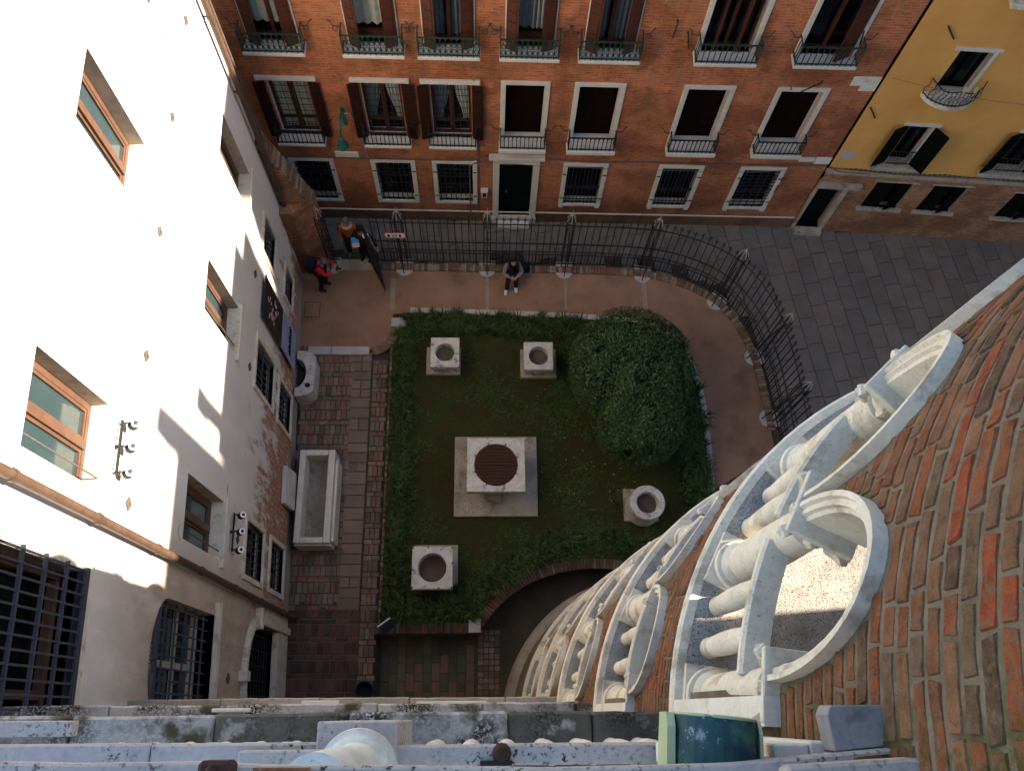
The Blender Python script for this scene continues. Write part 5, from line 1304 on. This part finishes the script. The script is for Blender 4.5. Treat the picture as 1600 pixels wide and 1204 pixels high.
# information lectern by the yard corner
p = ground(603, 977, .7); il = thing('information_board', 'small tilted information board with a white edge by the corner of the lawn', 'sign', (p.x, p.y, -.1), radians(35))
MB().box(-.02, .02, -.02, .02, 0, .72).build('post', 'dark_iron', il); o = MB().box(-.17, .17, -.11, .11, 0, .012).build('panel', 'navy_cloth', il, (0, -.04, .74)); o.rotation_euler = (radians(50), 0, 0)
MB().box(-.175, .175, .08, .105, .79, .86).build('edge', 'white_paint', il)
p = ground(569, 1078, .5); t = thing('litter_bin', 'dark round bin standing at the foot of the loggia', 'bin', (p.x, p.y, -.12)); m = MB(); m.lathe([(.17, 0), (.21, .6), (.22, .62), (.19, .62), (.17, .4)], 20); m.build('body', 'navy_cloth', t, smooth=True); m = MB(); m.lathe([(0, .42), (.185, .42)], 20); m.build('liner', 'black_cloth', t)
# paving cover in the path
a_, b_ = ground(476, 495), ground(500, 473); m = MB(); m.box(a_.x, b_.x, a_.y, b_.y, .0, .026); struct(m.build('inspection_cover', 'red_cement')); m = MB()
for x0, x1, y0, y1 in ((a_.x - .02, b_.x + .02, a_.y - .02, a_.y), (a_.x - .02, b_.x + .02, b_.y, b_.y + .02), (a_.x - .02, a_.x, a_.y, b_.y), (b_.x, b_.x + .02, a_.y, b_.y)): m.box(x0, x1, y0, y1, 0, .024)
struct(m.build('cover_rim', 'paving_joint'))
for px in (612, 760, 882, 1008):
    a_, b_ = ground(px, 435), ground(px + (3 if px < 900 else -2), 484); MB().box(min(a_.x, b_.x) - .022, max(a_.x, b_.x) + .022, b_.y, a_.y, .0, .0235).build('expansion_joint', 'joint_cement', bpy.data.objects['path'])
# low railing by the tower
lr = thing('low_railing', 'short low iron railing at the end of the path beside the tower', 'railing', ground(1108, 775)); m = MB()
for q in range(8): m.tube([(.12 * q, .07 * q, 0), (.12 * q, .07 * q, .75)], .010, 4)
for z in (.1, .7): m.tube([(0, 0, z), (.85, .5, z)], .012, 4)
m.build('bars', 'dark_iron', lr)
# copper hood on the loggia
p = ground(1123, 1172, 18.9); hd = thing('copper_hood', 'green painted metal hood with dark patina back standing on the loggia sill', 'hood', (p.x, p.y, 18.83), radians(-6))
m = MB(); n = 14; R0_, L0 = .138, .21
for q in range(n):
    t0, t1 = pi * q / n, pi * (q + 1) / n
    m.add([(-R0_ * cos(t0), L0 * .5, .13 * sin(t0)), (-R0_ * cos(t1), L0 * .5, .13 * sin(t1)), (-R0_ * 1.15 * cos(t1), -L0 * 1.3, .15 * sin(t1)), (-R0_ * 1.15 * cos(t0), -L0 * 1.3, .15 * sin(t0))], [(0, 3, 2, 1)])
m.build('shell', 'verdigris', hd, smooth=True)
for sx in (-1, 1):
    m = MB()
    m.prism([(L0 * .505, .0), (L0 * .505, -.12), (-L0 * 1.3, -.12), (-L0 * 1.3, .03), (-.1, .05), (L0 * .3, .03)], -.014 if sx < 0 else 0, .014 if sx < 0 else .012, Matrix(((0, 0, 1, sx * R0_ * 1.08 - .006), (1, 0, 0, 0), (0, 1, 0, .02), (0, 0, 0, 1)))); m.build('cheek', 'cream_paint', hd)
m = MB(); m.tube([(-R0_ * cos(pi * q / 14), L0 * .5, .13 * sin(pi * q / 14)) for q in range(15)], .006, 5); m.build('rim', 'cream_paint', hd)
# slab, rusty block, bar and moss lumps on the loggia
a_, b_ = ground(1300, 1174, 18.95), ground(1398, 1100, 18.95); m = MB(); m.prism([(a_.x + .012, a_.y), (b_.x, a_.y + .02), (b_.x, b_.y), (a_.x + .015, b_.y), (a_.x, b_.y - .03)], 18.84, 18.95)
tag(m.build('coping_slab', 'slate_stone', bevel=.004), 'blue grey stone slab lying between loggia and brick tower', 'stone slab')
z_ = 19.0; a_, b_ = ground(302, 1215, z_ + .12), ground(357, 1188, z_ + .12); m = MB(); m.box(a_.x, b_.x, a_.y, b_.y, z_ + .001, z_ + .10); m.box(a_.x + .03, b_.x - .04, a_.y, b_.y - .01, z_ + .101, z_ + .125)
tag(m.build('iron_block', 'rusty_iron', bevel=.015), 'dark rusty iron block on the near sill, bottom left', 'iron block')
z_ = z5; a_, b_ = ground(750, 1196, z_ + .03), ground(801, 1187, z_ + .03); m = MB(); m.box(a_.x, b_.x, a_.y, b_.y, z_ + .001, z_ + .03); tag(m.build('iron_bar', 'dark_iron', bevel=.004), 'short dark metal bar lying on the stone handrail', 'metal bar')
for px, py, lb in ((784, 1176, 'brown moss clump on the handrail above the metal bar'), (1045, 1199, 'dark moss clump beside the green hood')):
    m = MB(); c_ = ground(px, py, z5 + (.0 if px < 900 else .75)); vs = []
    m.lathe([(.0, .05), (.03, .045), (.05, .02), (.055, -.02)], 12); o = m.build('moss_clump', 'soil', None, c_, smooth=True); tag(o, lb, 'moss')

# ------------------------------------------------------------ planting
def blade(m, x, y, z, L, w, az, lean):
    c, s = cos(az), sin(az); px_, py_ = -s * w, c * w
    a = [(x - px_, y - py_, z), (x + px_, y + py_, z)]
    h1, d1 = L * .62 * cos(lean * .5), L * .62 * sin(lean * .5); h2, d2 = h1 + L * .45 * cos(lean * 1.6), d1 + L * .45 * sin(lean * 1.6)
    b = [(x + c * d1 + px_ * .8, y + s * d1 + py_ * .8, z + h1), (x + c * d1 - px_ * .8, y + s * d1 - py_ * .8, z + h1)]; t = (x + c * d2, y + s * d2, z + max(.02, h2))
    m.add([a[0], a[1], b[0], b[1], t], [(0, 1, 2, 3), (3, 2, 4)])
def tuft(m, x, y, L=.34, n=26, spread=.06, w=.0095):
    L *= U(.75, 1.3)
    for _ in range(n): blade(m, x + U(-spread, spread), y + U(-spread, spread), 0, L * U(.6, 1.15), w * U(.7, 1.3), U(0, 2 * pi), U(.3, 1.15))
def border(poly, dens, L, name='grass_border', lb='', n=22, skip=None):
    xs = [p[0] for p in poly]; ys = [p[1] for p in poly]; m = MB(); A = 0
    k = int((max(xs) - min(xs)) * (max(ys) - min(ys)) * dens)
    for _ in range(k):
        x, y = U(min(xs), max(xs)), U(min(ys), max(ys))
        if inside((x, y), poly): tuft(m, x, y, L, n)
    o = m.build(name, 'border_blade', stuff=True); tag(o, lb, 'grass'); return o
border(gp([(632, 492), (640, 526), (700, 524), (800, 528), (888, 530), (905, 500), (780, 494), (700, 489)]), 55, .32, lb='thick dark grass border along the upper edge of the lawn')
border([(-2.5, 2.2), (-2.5, 9.95), (-1.93, 9.95), (-1.92, 2.2)], 55, .33, lb='dark grass border along the left edge of the lawn')
border(gp([(645, 925), (640, 972), (742, 968), (780, 925), (840, 880), (900, 862), (960, 862), (1040, 890), (1040, 858), (960, 830), (900, 826), (840, 842), (780, 880), (740, 920)]), 48, .36, lb='dark grass border curving along the sunken yard')
border(gp([(1062, 530), (1085, 590), (1098, 640), (1106, 720), (1110, 800), (1070, 800), (1062, 700)]), 42, .45, lb='dark shaggy hedge planting between the bush and the path', n=24)
# clover and weeds on the lawn
m = MB(); cl = [(U(-1.8, 4.2), U(2.6, 9.6)) for _ in range(70)]
lawn_in = [(-1.9, 2.9), (-1.9, 9.5), (4.0, 9.6), (5.6, 6.5), (5.4, 4.6), (2.0, 3.4), (.2, 2.6)]
cen = (w3.location.x, w3.location.y)
for _ in range(3600):
    c_ = random.choice(cl); x, y = c_[0] + random.gauss(0, .22), c_[1] + random.gauss(0, .2)
    if not inside((x, y), lawn_in) or (abs(x - cen[0]) < 1.15 and abs(y - cen[1]) < 1.15) or rnd() < .2: continue
    leaves(m, x, y, .01, 4, .05, .022, .4)
tag(m.build('clover', 'clover_leaf', stuff=True), 'patches of bright clover spread over the dark lawn', 'ground cover')
m = MB()
for _ in range(17000):
    x, y = U(-2.4, 6), U(2.2, 10)
    if noise.noise(Vector((x * .9, y * .9, 3))) > -.12 and inside((x, y), lawn_in) and not (abs(x - cen[0]) < 1.05 and abs(y - cen[1] + .1) < 1.1): blade(m, x, y, 0, U(.03, .07), .004, U(0, 6.3), U(.3, 1.2))
tag(m.build('short_grass', 'short_blade', stuff=True), 'short thin grass of the lawn', 'grass')
m = MB()
for _ in range(75):
    p = ground(random.gauss(920, 60), U(590, 800)); s_ = U(.018, .032); a = U(0, 6)
    m.add([(p.x - s_ * cos(a), p.y - s_ * sin(a), .045), (p.x + s_ * .6 * sin(a), p.y - s_ * .6 * cos(a), .06), (p.x + s_ * cos(a), p.y + s_ * sin(a), .045), (p.x - s_ * .6 * sin(a), p.y + s_ * .6 * cos(a), .05)], [(0, 1, 2, 3)])
tag(m.build('fallen_leaves', 'fallen_leaf', stuff=True), 'yellow fallen leaves scattered on the lawn left of the bush', 'leaves')
# the big bush
BZ = 1.7; bc0 = ground(985, 575, BZ); bc1 = ground(998, 655, BZ - .3)
bu = thing('bush', 'large dense round laurel bush with dark glossy leaves', 'bush', (bc0.x, bc0.y, 0))
LOBES = [(bc0.x, bc0.y, BZ, 1.56, 1.60, 1.15), (bc1.x, bc1.y, BZ - .3, 1.16, 1.24, 1.05)]
for _ in range(26):
    a = U(0, 2 * pi); e = U(-.1, 1.1); b = LOBES[_ % 2]; LOBES.append((b[0] + b[3] * .74 * cos(a) * cos(e), b[1] + b[4] * .76 * sin(a) * cos(e), b[2] + b[5] * .78 * sin(e), U(.34, .52), U(.34, .52), U(.3, .45)))
m = MB(); cnt = 0
while cnt < 42000:
    b = LOBES[0] if rnd() < .30 else (LOBES[1] if rnd() < .35 else random.choice(LOBES))
    v = Vector((random.gauss(0, 1), random.gauss(0, 1), random.gauss(0, 1))).normalized()
    if v.z < -.35: continue
    sh = U(.86, 1.03) if rnd() < .8 else U(.6, .95)
    p = Vector((b[0] + v.x * b[3] * sh, b[1] + v.y * b[4] * sh, b[2] + v.z * b[5] * sh))
    g = noise.noise(p * 2.2)
    if g < -.28: p -= v * .16
    if any(((p.x - q[0]) / q[3]) ** 2 + ((p.y - q[1]) / q[4]) ** 2 + ((p.z - q[2]) / q[5]) ** 2 < .62 for q in LOBES[:2]): continue
    if p.z < .15: continue
    nrm = (v + Vector((U(-.8, .8), U(-.8, .8), U(-.3, .9)))).normalized(); t = nrm.cross(Vector((U(-1, 1), U(-1, 1), U(-1, 1)))).normalized(); w_ = nrm.cross(t); L = U(.024, .044)
    m.add([p - t * L, p - w_ * L * .45 + nrm * .006, p + t * L, p + w_ * L * .45 + nrm * .006], [(0, 1, 2, 3)]); cnt += 1
m.v = [(v[0] - bc0.x, v[1] - bc0.y, v[2]) for v in m.v]; m.build('crown', 'laurel_leaf', bu)
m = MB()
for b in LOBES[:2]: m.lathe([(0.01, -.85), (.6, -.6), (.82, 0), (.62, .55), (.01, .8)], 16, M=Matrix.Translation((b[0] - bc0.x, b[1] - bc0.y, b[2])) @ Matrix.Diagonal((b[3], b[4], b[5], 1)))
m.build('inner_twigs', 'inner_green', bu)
m = MB(); m.tube([(0, -.3, 0), (.05, -.2, .7), (0, -.1, 1.4)], [.11, .09, .06], 8); m.tube([(0, -.3, .1), (.2, -1, .9)], [.07, .04], 6); m.build('trunk', 'brown_wood_dark', bu)

# ------------------------------------------------------------ people
def skinned(name, J, R, E, matn, parent, root=0):
    me = bpy.data.meshes.new(name); idx = {k: i for i, k in enumerate(J)}
    me.from_pydata([tuple(J[k]) for k in J], [(idx[a], idx[b]) for a, b in E], []); me.materials.append(MATS[matn])
    o = bpy.data.objects.new(name, me); COL.objects.link(o); o.parent = parent
    sk = o.modifiers.new('skin', 'SKIN'); sk.use_smooth_shade = True
    if not me.skin_vertices: 
        bpy.context.view_layer.update()
    for i, k in enumerate(J):
        r = R[k]; me.skin_vertices[0].data[i].radius = r if isinstance(r, tuple) else (r, r); me.skin_vertices[0].data[i].use_root = (i == root)
    sb = o.modifiers.new('sub', 'SUBSURF'); sb.levels = 1; sb.render_levels = 2
    return o
def person(label, loc, rz, J, top, legs, shoe, hair, sleeves=None, scarf=None):
    """J: joint positions in metres, facing local -Y"""
    t = thing('person', label, 'person', loc, rz)
    Rb = dict(pelvis=(.13, .11), waist=(.12, .10), chest=(.15, .11), neck=.055, jaw=.062, head=.092, crown=.07, ls=.06, le=.042, lw=.03, lh=.038, rs=.06, re=.042, rw=.03, rh=.038,
              lk=.06, la=.042, lt=.04, rk=.06, ra=.042, rt=.04, lhip=.085, rhip=.085)
    E = [('pelvis', 'waist'), ('waist', 'chest'), ('chest', 'neck'), ('neck', 'jaw'), ('jaw', 'head'), ('head', 'crown'), ('chest', 'ls'), ('ls', 'le'), ('le', 'lw'), ('lw', 'lh'), ('chest', 'rs'), ('rs', 're'), ('re', 'rw'), ('rw', 'rh'),
         ('pelvis', 'lhip'), ('lhip', 'lk'), ('lk', 'la'), ('la', 'lt'), ('pelvis', 'rhip'), ('rhip', 'rk'), ('rk', 'ra'), ('ra', 'rt')]
    body = skinned('body', J, {k: (tuple(x * .9 for x in Rb[k]) if isinstance(Rb[k], tuple) else Rb[k] * .94) for k in J}, E, 'skin', t)
    def sub(name, keys, mat, gr, root=0):
        JJ = {k: J[k] for k in keys}; EE = [e for e in E if e[0] in keys and e[1] in keys]
        return skinned(name, JJ, {k: (tuple(x + gr for x in Rb[k]) if isinstance(Rb[k], tuple) else Rb[k] + gr) for k in JJ}, EE, mat, t, root)
    sub('jacket', ['waist', 'pelvis', 'chest', 'ls', 'le', 'lw', 'rs', 're', 'rw'], top, .026)
    sub('trousers', ['pelvis', 'lhip', 'lk', 'la', 'rhip', 'rk', 'ra'], legs, .020)
    for s_ in 'lr':
        a, b = Vector(J[s_ + 'a']), Vector(J[s_ + 't']); skinned('shoe', {'a': a - (b - a) * .35 + Vector((0, 0, -.02)), 'm': a.lerp(b, .4), 'b': b + (b - a) * .1}, dict(a=.05, m=.052, b=.042), [('a', 'm'), ('m', 'b')], shoe, t)
        # fingers curled from the palm
        h, w_ = Vector(J[s_ + 'h']), Vector(J[s_ + 'w']); d = (h - w_).normalized(); sd_ = d.cross(Vector((0, 0, 1))).normalized(); 
        m = MB()
        for q, L in enumerate((.05, .06, .055, .042)):
            o_ = h + sd_ * (-.027 + q * .018); m.tube([o_, o_ + d * L * .6, o_ + d * L + Vector((0, 0, -.02))], [.010, .009, .007], 6)
        o_ = w_.lerp(h, .4) - sd_ * .035; m.tube([o_, o_ + d * .035 - sd_ * .015, o_ + d * .06 - sd_ * .005], [.012, .010, .008], 6); m.build('fingers', 'skin', t, smooth=True)
    hd_, cr_, jw = Vector(J['head']), Vector(J['crown']), Vector(J['jaw']); up = (cr_ - jw).normalized(); f = J.get('_f')
    return t, hd_, up
def face(t, hd_, up, fwd, hairmat, long=False, cap=False):
    fwd = (fwd - up * fwd.dot(up)).normalized(); sd_ = fwd.cross(up)
    B = Matrix((sd_, fwd, up)).transposed().to_4x4(); B = Matrix.Translation(hd_) @ B
    m = MB(); m.lathe([(.0, .122), (.05, .114), (.085, .085), (.102, .045), (.104, .030)], 20, M=B @ Matrix.Translation((0, -.014, .010))); m.lathe([(.0, .06), (.09, .04), (.10, .0), (.096, -.05), (.075, -.09)], 20, M=B @ Matrix.Translation((0, -.045, .010)) @ Matrix.Diagonal((1, .72, 1, 1)))
    m.v = [tuple(v) for v in m.v]; m.build('hair', hairmat, t, smooth=True)
    m = MB(); m.tube([B @ Vector((0, .085, .015)), B @ Vector((0, .112, -.022)), B @ Vector((0, .092, -.032))], [.008, .014, .010], 6); 
    for s_ in (-1, 1): m.tube([B @ Vector((s_ * .092, -.005, .015)), B @ Vector((s_ * .100, -.01, -.02))], [.014, .010], 6)
    m.build('nose_and_ears', 'skin', t, smooth=True)
    m = MB()
    for s_ in (-1, 1): m.lathe([(0, .006), (.010, .004), (.012, 0)], 8, M=B @ Matrix.Translation((s_ * .033, .088, .015)) @ Matrix.Rotation(radians(-90), 4, 'X'))
    m.build('eyes', 'black_ink', t); m = MB(); m.tube([B @ Vector((-.026, .088, -.052)), B @ Vector((0, .096, -.055)), B @ Vector((.026, .088, -.052))], .006, 5); m.build('mouth', 'red_paint', t)
    if long:
        m = MB()
        for q in range(15):
            a = radians(-20 + 220 * q / 14) ; x, y = -cos(a) * .098, -sin(a) * .085 + .0
            p0_ = B @ Vector((x, y, .05)); p1_ = B @ Vector((x * 1.3, y * 1.15, -.09)); m.tube([p0_, p1_, p1_ + Vector((x * .4, .01, -.13)), p1_ + Vector((x * .3, .0, -.30))], [.028, .034, .030, .012], 6)
        m.build('long_hair', hairmat, t, smooth=True)
def stand(**k):
    J = dict(pelvis=(0, 0, .93), waist=(0, 0, 1.1), chest=(0, .01, 1.32), neck=(0, 0, 1.46), jaw=(0, -.02, 1.52), head=(0, -.02, 1.60), crown=(0, -.01, 1.67),
             ls=(.17, 0, 1.38), le=(.23, .03, 1.12), lw=(.25, -.05, .88), lh=(.25, -.07, .80), rs=(-.17, 0, 1.38), re=(-.23, .03, 1.12), rw=(-.25, -.05, .88), rh=(-.25, -.07, .80),
             lhip=(.09, 0, .88), lk=(.10, -.02, .48), la=(.10, .02, .09), lt=(.11, -.13, .04), rhip=(-.09, 0, .88), rk=(-.10, -.02, .48), ra=(-.10, .02, .09), rt=(-.11, -.13, .04))
    J.update(k); return {a: Vector(b) for a, b in J.items()}
dn = Vector((0, -1, 0))
# photographer in red, facing right
p = ground(509, 449)
J = stand(waist=(0, -.03, 1.1), chest=(0, -.08, 1.31), neck=(0, -.13, 1.43), jaw=(0, -.20, 1.47), head=(0, -.23, 1.54), crown=(0, -.23, 1.62), ls=(.17, -.08, 1.37), rs=(-.17, -.08, 1.37), le=(.22, -.24, 1.16), lw=(.08, -.40, 1.24), lh=(.04, -.46, 1.28), re=(-.22, -.24, 1.14), rw=(-.08, -.40, 1.22), rh=(-.04, -.46, 1.26), lk=(.11, -.06, .48), rk=(-.12, .0, .48), ra=(-.14, .10, .09), rt=(-.14, -.05, .04))
t, h_, u_ = person('man in a red jacket and dark cap, bending over the camera in his hands', (p.x, p.y, .02), radians(82), J, 'red_jacket', 'black_cloth', 'navy_cloth', 'hair_grey')
face(t, h_, u_, Vector((0, -1, -.4)), 'hair_grey')
RZ = Matrix.Rotation(radians(82), 4, 'Z'); base = Vector((p.x, p.y, .02))
bp = thing('backpack', 'bulky black backpack worn by the man in the red jacket', 'backpack', base, radians(82))
m = MB(); m.box(-.17, .17, .06, .27, 1.0, 1.46); m.box(-.13, .13, .271, .33, 1.03, 1.25); m.build('body', 'black_cloth', bp, bevel=.05)
m = MB()
for s_ in (-.12, .12): m.tube([(s_, .07, 1.44), (s_, -.08, 1.49), (s_, -.24, 1.36), (s_ * 1.1, -.16, 1.1), (s_, .06, 1.02)], .018, 6)
m.build('strap', 'black_cloth', bp)
q = base + RZ @ Vector((0, -.52, 1.24)); cm = thing('camera', 'small dark camera held by the man in the red jacket', 'camera', q, radians(82)); m = MB(); m.box(-.065, .065, -.03, .03, -.04, .04); m.build('body', 'dark_iron', cm, bevel=.006); m = MB(); m.lathe([(.03, 0), (.033, .07), (.025, .075)], 14, M=Matrix.Translation((0, -.03, 0)) @ Matrix.Rotation(radians(90), 4, 'X')); m.build('lens', 'black_ink', cm)
# visitor with a leaflet
p = ground(553, 392)
J = stand(rk=(-.10, -.16, .50), ra=(-.10, -.10, .12), rt=(-.10, -.26, .06), lk=(.10, .03, .48), la=(.10, .12, .09), lt=(.10, -.03, .04), le=(.24, -.06, 1.10), lw=(.20, -.26, 1.10), lh=(.18, -.33, 1.12))
t, h_, u_ = person('visitor in an orange jumper and dark open coat walking in with a leaflet', (p.x, p.y, 0), radians(4), J, 'orange_knit', 'black_cloth', 'brown_shoe', 'hair_grey')
face(t, h_, u_, dn, 'hair_grey')
m = MB(); m.lathe([(.13, 0), (.15, .02), (.145, .05), (.11, .06), (.09, .04)], 18, (0, -.01, 1.40)); m.build('scarf', 'beige_scarf', t, smooth=True)
skinned('coat_side', {'a': J['rs'] + Vector((-.02, .04, .01)), 'b': J['re'] + Vector((-.02, .02, 0)), 'c': J['rw'] + Vector((0, .04, .08))}, dict(a=.085, b=.075, c=.05), [('a', 'b'), ('b', 'c')], 'brown_coat', t)
skinned('coat_side', {'a': J['ls'] + Vector((.02, .04, .01)), 'b': J['le'] + Vector((.02, .02, 0)), 'c': J['lw'] + Vector((0, .04, .0))}, dict(a=.085, b=.075, c=.05), [('a', 'b'), ('b', 'c')], 'brown_coat', t)
lf = thing('leaflet', 'blue and pink leaflet in the hand of the visitor in orange', 'leaflet', Vector((p.x + .22, p.y - .40, 1.14)), radians(10)); o = MB().box(-.10, .10, -.004, 0, 0, .16).build('blue_half', 'blue_print', lf); o.rotation_euler = (radians(-50), 0, 0); o = MB().box(-.10, .10, -.004, 0, -.12, -.001).build('pink_half', 'pink_print', lf); o.rotation_euler = (radians(-50), 0, 0)
# person in black at the gate
p = ground(578, 404)
J = stand(lk=(.08, -.05, .48), le=(.30, -.02, 1.18), lw=(.42, -.10, .98), lh=(.45, -.14, .92))
t, h_, u_ = person('person dressed all in black with a white collar patch standing behind the open gate', (p.x - .08, p.y, 0), radians(-12), J, 'black_cloth', 'black_cloth', 'black_cloth', 'hair_black')
face(t, h_, u_, dn, 'hair_black')
m = MB(); m.lathe([(0, .012), (.07, .012), (.09, 0)], 16, M=Matrix.Translation((.15, -.06, 1.43)) @ Matrix.Rotation(radians(35), 4, 'X')); m.build('white_hood_lining', 'white_paint', t, smooth=True)
# woman seated on the kerb
p = ground(800, 422, .2)
J = stand(pelvis=(0, 0, .32), waist=(0, -.06, .47), chest=(0, -.14, .68), neck=(0, -.17, .82), jaw=(0, -.20, .88), head=(0, -.19, .96), crown=(0, -.15, 1.03), ls=(.17, -.13, .73), rs=(-.17, -.13, .73), le=(.26, -.24, .50), lw=(.10, -.40, .50), lh=(.03, -.43, .50), re=(-.26, -.24, .50), rw=(-.10, -.40, .50), rh=(-.03, -.43, .52),
          lhip=(.09, -.05, .32), lk=(.08, -.45, .48), la=(.07, -.50, .10), lt=(.08, -.64, .05), rhip=(-.09, -.05, .32), rk=(-.14, -.44, .48), ra=(-.20, -.56, .10), rt=(-.24, -.70, .05))
t, h_, u_ = person('woman with long black hair and mauve jumper sitting on the kerb looking up', (p.x, p.y, .0), radians(4), J, 'mauve_knit', 'black_cloth', 'white_shoe', 'hair_black')
face(t, h_, (Matrix.Rotation(radians(4), 3, 'Z') @ Vector((0, .80, .60))), Vector((0, -.6, .8)), 'hair_black', True)
m = MB(); m.tube([(-.02, -.22, .80), (-.06, -.32, .66), (.0, -.36, .58)], [.03, .03, .02], 8); m.build('black_scarf', 'black_cloth', t, smooth=True)
p = ground(820, 421, .1); sb_ = MB(); sb_.box(-.13, .13, -.09, .09, 0, .24); sb_.box(-.09, -.05, -.095, -.091, .04, .2); o = sb_.build('shoulder_bag', 'black_cloth', None, (p.x, p.y, .10), radians(5), bevel=.03); tag(o, 'black bag standing on the kerb beside the seated woman', 'bag')
